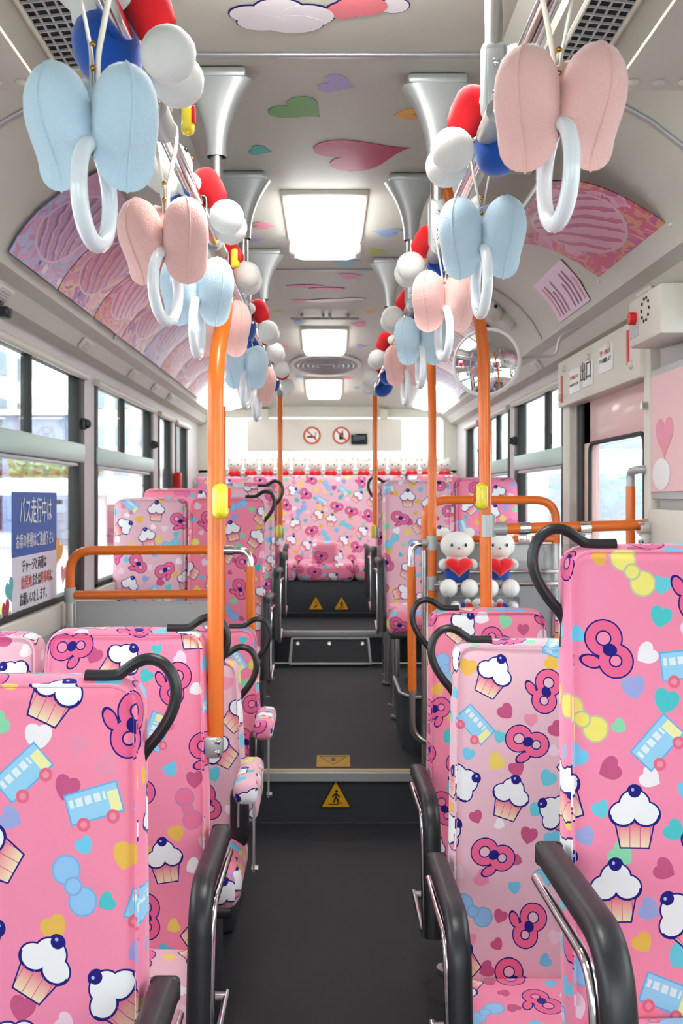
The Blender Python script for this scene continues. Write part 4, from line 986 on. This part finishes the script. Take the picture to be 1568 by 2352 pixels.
# ------------------------------------------------------------------ card adverts in the coves
def card(s, ya, yb, m, label, t0=.05, t1=.93, off=.012):
    b = B(); N = 8
    L = b.bm.loops.layers.uv
    b.grid(lambda u, v: cove(t0 + (t1 - t0) * v, ya + (yb - ya) * u, s, off + .006 * math.sin(math.pi * u)), 4, N); b.grid(lambda u, v: cove(t0 + (t1 - t0) * v, ya + (yb - ya) * u, s, off - .003), 4, N)
    za, zb_ = cove(t0, ya, s).z, cove(t1, ya, s).z
    o = b.obj('advert_card', m, uv=lambda co, n: ((co.y - ya) / (yb - ya), (co.z - za) / (zb_ - za + 1e-6)))
    o.data.transform(Matrix.Translation((0, -ya, 0))); o.location = (0, ya, 0)
    return tag(o, label, 'poster', 'printed cards in the ceiling coves')
seq = ['ad_lilac', 'ad_peach', 'ad_pink', 'ad_peach', 'ad_lilac', 'ad_pink', 'ad_peach', 'ad_pink']
nm = {'ad_lilac': 'lilac and pink', 'ad_peach': 'peach and violet', 'ad_pink': 'pink and red'}
for i in range(8): card(-1, 2.86 + i * .52, 2.86 + i * .52 + .512, seq[i], '%s printed card in %s in the left cove' % (ORD[i], nm[seq[i]]))
for i in range(4): card(1, 4.98 + i * .52, 4.98 + i * .52 + .512, seq[7 - i], '%s printed card in %s in the right cove behind the mirror' % (ORD[i], nm[seq[7 - i]]))
# the framed card that hangs over the exit door
fa = thing('framed_advert', 'large pink framed advert hanging under the right ceiling', 'poster', (0, 2.68, HC))
def fcard(u, v, d=0.): return Vector((.585 + .36 * v - .02 * math.sin(math.pi * v), .66 * u, .862 - .125 * v + .05 * math.sin(math.pi * v) - d))
b = B(); b.grid(lambda u, v: fcard(u, v, .003), 4, 10); b.grid(lambda u, v: fcard(u, v), 4, 10); b.obj('card', 'ad_pink', fa, uv=lambda co, n: (co.y / .66, (co.x - .585) / .36))
for v, e in ((0, 1), (1, 1)):
    b = B(); b.tube([fcard(-.03, v), fcard(1.03, v)], .008, 8, rx=.014); hr = b.obj('holder_strip', 'castgrey', fa)
    for u in (-.03, 1.03):
        q = fcard(u, v); b = B(); b.box(q + Vector((0, 0, .03)), (.035, .03, .07), .006); b.obj('holder_end', 'cream', hr)
# thin pipe near it, notice sheets, smoke alarm, camera
b = B(); b.tube(fillet([(.94, 2.92, HC + .735), (.985, 2.84, HC + .68), (1.0, 2.6, HC + .675)], .05, 5), .008, 8); tag(b.obj('cable_pipe', 'castgrey'), 'thin grey cable pipe running beside the framed advert', 'pipe')
nt_ = thing('notice_sheet', 'pink printed notice sheet stuck on the right ceiling slope', 'notice', (0, 3.52, 0))
def ns(u, v, off): return cove(.02 + .42 * v, 3.52 + .46 * u, 1, off) - Vector((0, 3.52, 0))
b = B(); b.grid(lambda u, v: ns(u, v, .004), 3, 4); b.grid(lambda u, v: ns(u, v, .002), 3, 4); b.obj('sheet', 'notepink', nt_)
for k in range(9):
    if k == 4: continue
    b = B(); u0 = .06 + k * .1
    b.grid(lambda u, v: ns(u0 + .035 * u, .08 + (.8 if k % 3 else .55) * v, .0052), 1, 4); b.obj('print_line', 'noteink' if k % 4 else 'h_rose', nt_, smooth=False)
cz = cove(.62, 4.62, 1, .02); dv = thing('ceiling_device', 'cream round sensor device on the right ceiling slope', 'sensor', cz)
b = B(); b.ell((0, 0, 0), (.085, .10, .05), 18, 10, Matrix.Rotation(.7, 3, 'Y')); b.obj('housing', 'cream', dv)
b = B(); b.cyl((.02, -.085, -.01), (.02, -.10, -.014), .009, 10); b.obj('lens', 'ventdark', dv)
b = B(); b.box((.10, .02, -.045), (.09, .12, .06), .01, rot=Matrix.Rotation(.7, 3, 'Y')); b.obj('side_pod', 'ceiling', dv)
cm = thing('security_camera', 'small black camera above the left windows', 'camera', at(10, 718, 3.08))
b = B(); b.rbox((0, 0, 0), (.045, .05, .036), .014, mid=1); b.obj('body', 'blackplastic', cm)
b = B(); b.box((-.02, .0, .025), (.03, .03, .03), .004); b.obj('mount', 'blackplastic', cm)
# round convex mirror over the exit door
mr = thing('convex_mirror', 'round white-rimmed mirror above the exit door', 'mirror', at(1117, 832, 3.92))
R = .132; NM = 32
b = B(); b.grid(lambda u, v: Vector((R * u * math.cos(2 * math.pi * v), -.03 * (1 - u * u) - .004, R * u * math.sin(2 * math.pi * v))), 8, NM, cv=True); bmesh.ops.remove_doubles(b.bm, verts=b.bm.verts, dist=1e-4); b.obj('glass_face', 'mirror', mr)
b = B(); b.tube([(R * math.cos(q), 0, R * math.sin(q)) for q in [2 * math.pi * i / NM for i in range(NM)]], .009, 8, closed=True); b.obj('rim', 'white', mr)
b = B(); b.cyl((0, .004, 0), (0, .02, 0), R, 32); b.obj('backing', 'panelgrey', mr)
b = B(); b.tube(fillet([(.04, .022, .0), (.16, .04, .02), (.27, .04, .02), (.28, .04, .10), (.36, .04, .13)], .03, 5), .006, 8); b.obj('bracket_arm', 'castgrey', mr)
mr.rotation_euler = (math.radians(-4), 0, math.radians(-22))
# ------------------------------------------------------------------ stickers
def triangle(label, c, w, kind):
    t = thing('warning_sign', label, 'sign', c, group='yellow warning triangles'); h = w * .9
    tri = lambda k: [(-w / 2 * k, -h * .36 * k - (0)), (w / 2 * k, -h * .36 * k), (0, h * .64 * k)]
    f = lambda y: (lambda u, v, d: (u, -y - d, v))
    b = B(); b.prism(tri(1.), f(0), .001); b.obj('border', 'inkblack', t, smooth=False)
    b = B(); b.prism(tri(.84), f(.0012), .0006); b.obj('field', 'warnyellow', t, smooth=False)
    b = B(); y = -.0026; u = w / 100
    b.ell((2 * u, y, 20 * u), (4.2 * u, .0006, 4.2 * u), 12, 6)
    for p in ([(1, 15), (0, 2), (-7, -14)], [(0, 2), (6, -5), (7, -14)], [(1, 13), (-7, 8), (-10, 2)], [(1, 13), (8, 7), (11, 2)]) if kind else ([(-6, 10), (4, 12)], [(-8, -18), (-4, -6), (8, -4), (12, 8)], [(-2, -18), (2, -8)]):
        b.tube([(a * u, y, q * u) for a, q in p], .0008, 6, rx=3 * u, side=(1, 0, 0)) if 0 else b.tube([(a * u, y, q * u) for a, q in p], 2.8 * u if True else 0, 6, rx=.0006, side=(0, 1, 0))
    if kind: b.tube([(-22 * u, y, -19 * u), (6 * u, y, -19 * u), (10 * u, y, -15 * u), (20 * u, y, -15 * u)], 1.4 * u, 6, rx=.0006, side=(0, 1, 0))
    b.obj('pictogram', 'inkblack', t); return t
triangle('yellow step warning triangle on the front step riser', at(771, 1832, STEP) + Vector((0, -.002, 0)), .145, 1)
triangle('left yellow warning triangle under the rear bench', at(725, 1389, RB) + Vector((0, -.004, 0)), .125, 0)
triangle('right yellow step warning triangle under the rear bench', at(784, 1389, RB) + Vector((0, -.004, 0)), .125, 1)
fs_ = thing('floor_sticker', 'tan caution sticker on the floor above the step', 'sticker', (.026, 4.42, zf(4.42) + .001), (math.atan2(Z2 - Z1, REAR - STEP), 0, 0))
b = B(); b.box((0, 0, 0), (.15, .17, .001)); b.obj('sheet', 'dullyellow', fs_, smooth=False)
b = B(); b.tube([(-.06, .06, .001), (.06, .06, .001), (0, -.06, .001)], .0025, 4, closed=True, rx=.0008); b.box((0, .02, .001), (.02, .05, .0008)); b.obj('pictogram', 'riser', fs_)
# notice on the left window
GLX = -XW - .0 + .006
wn = thing('window_notice', 'blue and white printed notice stuck on the left window', 'notice', (GLX - .02, 3.62, SILL))
ya, yb = F * XW / (CX - 32) - 3.62, F * XW / (CX - 134) - 3.62
zt_, zm_, zl_ = .445, .215, .02
LFT = (math.pi / 2, 0, math.pi / 2)
b = B(); b.box((.006, (ya + yb) / 2, (zt_ + zm_) / 2), (.002, yb - ya, zt_ - zm_)); b.obj('blue_panel', 'paperblue', wn, smooth=False)
b = B(); b.box((.006, (ya + yb) / 2, (zl_ + zm_) / 2), (.002, yb - ya, zm_ - zl_)); b.obj('white_panel', 'paperlilac', wn, smooth=False)
yc = (ya + yb) / 2
for s_, sz, m_, z, wd in (('バス走行中は', .085, 'white', .37, .40), ('お席の移動はご遠慮下さい', .048, 'white', .265, .48)):
    o = text(s_, sz, m_, wn, (.009, yc, z), LFT); d = o.dimensions.x; o.scale = (wd / max(d, .01), 1.25, 1)
for s_, z, wd, m_, dy in (('チャージと両替は', .175, .30, 'inkblack', -.02), ('始発地', .115, .125, 'textred', -.12), ('または', .115, .10, 'inkblack', .0), ('降車時', .115, .12, 'textred', .115), ('に', .115, .035, 'inkblack', .20), ('お願いいたします。', .055, .33, 'inkblack', -.02)):
    o = text(s_, .05, m_, wn, (.009, yc + dy, z), LFT); d = o.dimensions.x; o.scale = (wd / max(d, .01), 1.05, 1)
for y, z, w_, m_, a in ((ya - .02, .10, .09, 'h_teal', .4), (yb + .03, .20, .11, 'h_orange', -.5), (yb + .10, .10, .08, 'h_rose', -.2), (ya - .06, .0 + .035, .08, 'h_crimson', .3)):
    b = B(); ca, sa = math.cos(a), math.sin(a)
    b.prism(heart_poly(w_, w_), lambda u, v, d: (.006 + d, y + u * ca - v * sa, z + u * sa + v * ca), .0012); b.obj('heart_sticker', m_, wn, smooth=False)
for i, (y, z, m_) in enumerate(((3.62, HC - .27, 'h_rose'), (3.75, HC - .28, 'h_orange'), (3.9, HC - .24, 'h_teal'))):
    b = B(); b.prism(heart_poly(.10, .10), lambda u, v, d: (XW + .02 + d, y + u, z + v), .0012); tag(b.obj('heart_sticker', m_, smooth=False), '%s heart sticker on the exit door glass' % ('pink', 'orange', 'teal')[i], 'sticker')

# ------------------------------------------------------------------ street outside
b = B(); b.box((0, 40, -.40), (300, 320, .1)); g = tag(b.obj('street', 'road', smooth=False), 'pale asphalt street around the bus', 'street', kind='structure')
b = B(); b.box((-9.0, 30, -.29), (4.5, 120, .14), .02); tag(b.obj('pavement', 'walk'), 'pale pavement along the street on the left', 'pavement', kind='structure')
def building(label, x0, x1, y0, depth, h, m, rows, cols, wm='bl_win', side=True):
    t = thing('building', label, 'building', ((x0 + x1) / 2, y0, -.35))
    b = B(); b.box((0, depth / 2, h / 2), (x1 - x0, depth, h)); b.obj('walls', m, t, smooth=False)
    b = B(); b.box((0, depth / 2, h + .15), (x1 - x0 + .5, depth + .5, .3)); b.obj('roof', 'bl_white', t, smooth=False)
    me = None
    for r in range(rows):
        for c in range(cols):
            w_, hh = (x1 - x0) / cols, h / rows; loc = (-(x1 - x0) / 2 + w_ * (c + .5), -.03, hh * (r + .55))
            if me is None:
                b = B(); b.box((0, 0, 0), (w_ * .55, .12, hh * .5)); o = b.obj('window', wm, t, smooth=False); me = o.data
            else: o = bpy.data.objects.new('window', me); COL.objects.link(o); o.parent = t
            o.location = loc
    if side:
        sx = (x1 - x0) / 2 * (1 if x1 < 0 else -1); me = None; nc = max(2, int(depth / 4))
        for r in range(rows):
            for c in range(nc):
                hh = h / rows; loc = (sx, depth / nc * (c + .5), hh * (r + .55))
                if me is None:
                    b = B(); b.box((0, 0, 0), (.12, depth / nc * .5, hh * .5)); o = b.obj('window', wm, t, smooth=False); me = o.data
                else: o = bpy.data.objects.new('window', me); COL.objects.link(o); o.parent = t
                o.location = loc
    return t
building('white high-rise with pale windows at the far left', -27.4, -17.4, 46, 12, 15, 'bl_white', 6, 4)
building('plain grey-blue office block beyond the left windows', -16.6, -13.1, 50, 12, 5.9 + .0, 'bl_grey', 3, 3, 'bl_grey')
building('beige apartment block seen through the left windows', -12.4, -8.6, 50, 16, 9.5, 'bl_beige', 5, 3)
building('pale block seen through the second left window', -8.2, -4.6, 56, 14, 8.5, 'bl_white', 5, 3)
b = B(); b.box((-15, 44.2, 5.6), (1.4, .3, 2.6)); rs = tag(b.obj('shop_sign', 'bl_red', smooth=False), 'pale red sign board on the far left high-rise', 'sign')
rs.location.x = -2.6
cp = thing('street_canopy', 'long pale canopy over the pavement on the left', 'canopy', (-10.5, 30, -.25))
b = B(); b.box((0, 0, 1.95), (13, 2.4, .5), .03); b.obj('roof', 'bl_white', cp)
for k in range(6):
    b = B(); b.box((-6 + k * 2.4, 0, .9), (.25, .25, 1.8)); b.obj('post', 'bl_white', cp, smooth=False)
for k in range(4):
    b = B(); b.box((-5 + k * 3.0, 2.5, .7), (1.6, .8, 1.4), .05); b.obj('shop_front', 'maroon' if k % 2 else 'bl_grey', cp)
tr = thing('street_tree', 'round green shrub tree above the left canopy', 'tree', (-9.4, 34, -.3))
b = B(); b.tube([(0, 0, 0), (.1, 0, 1.6)], .12, 8); b.obj('trunk', 'trunk', tr)
b = B()
for k in range(420):
    q = Vector((random.gauss(0, 1), random.gauss(0, 1), random.gauss(0, 1))).normalized() * random.uniform(.6, 1)
    c = Vector((q.x * 1.7, q.y * 1.4, 2.7 + q.z * .65)); M = Matrix.Rotation(random.uniform(0, 6), 3, Vector((random.random(), random.random(), random.random() + .01)))
    b.add([c + M @ Vector(p) for p in ((-.2, 0, 0), (0, .1, .03), (.2, 0, 0), (0, -.1, .03))], [(0, 1, 2, 3)])
o = b.obj('foliage', 'leaf', tr, smooth=False); o['kind'] = 'stuff'
b = B(); b.box((-4.6, 9.2, .12), (5.5, .5, .55), .05); tag(b.obj('street_hedge', 'grass'), 'low bright green verge below the left window', 'hedge')
tb = thing('station_building', 'pale station building with canopy beyond the exit door', 'building', (9.0, 22, -.35))
b = B(); b.box((4, 6, 2.1), (9, 12, 4.2)); b.obj('walls', 'bl_white', tb, smooth=False)
b = B(); b.box((1.0, 2, 2.7), (9, 14, .25), .03); b.obj('canopy', 'bl_grey', tb)
for k in range(4):
    b = B(); b.box((-3.0, -3.5 + k * 3.5, 1.25), (.2, .2, 2.5)); b.obj('post', 'bl_white', tb, smooth=False)
for k in range(4):
    b = B(); b.box((-.55, 1.2 + k * 2.8, 1.1), (.12, 1.6, 1.7)); b.obj('window', 'maroon' if k == 1 else 'bl_win', tb, smooth=False)
pb = thing('parked_bus', 'blue and white bus parked beyond the right windows', 'bus', (4.1, 17.5, -.35))
b = B(); b.box((0, 0, 1.3), (2.3, 7, 2.3), .15, 3); b.obj('body', 'bl_white', pb)
b = B(); b.box((-.02, 0, .8), (2.3, 6.9, .4), .02); b.obj('stripe', 'busblue', pb)
b = B(); b.box((-.05, 0, 1.75), (2.28, 6.2, .7), .04); b.box((0, -.05, 1.7), (1.9, 7.0, .8), .04); b.obj('glazing', 'bl_win', pb)
for y in (-2.2, 2.2):
    for x_ in (-1.08, 1.08):
        b = B(); b.cyl((x_ - .1, y, .42), (x_ + .1, y, .42), .42, 20); b.obj('wheel', 'rubber', pb)
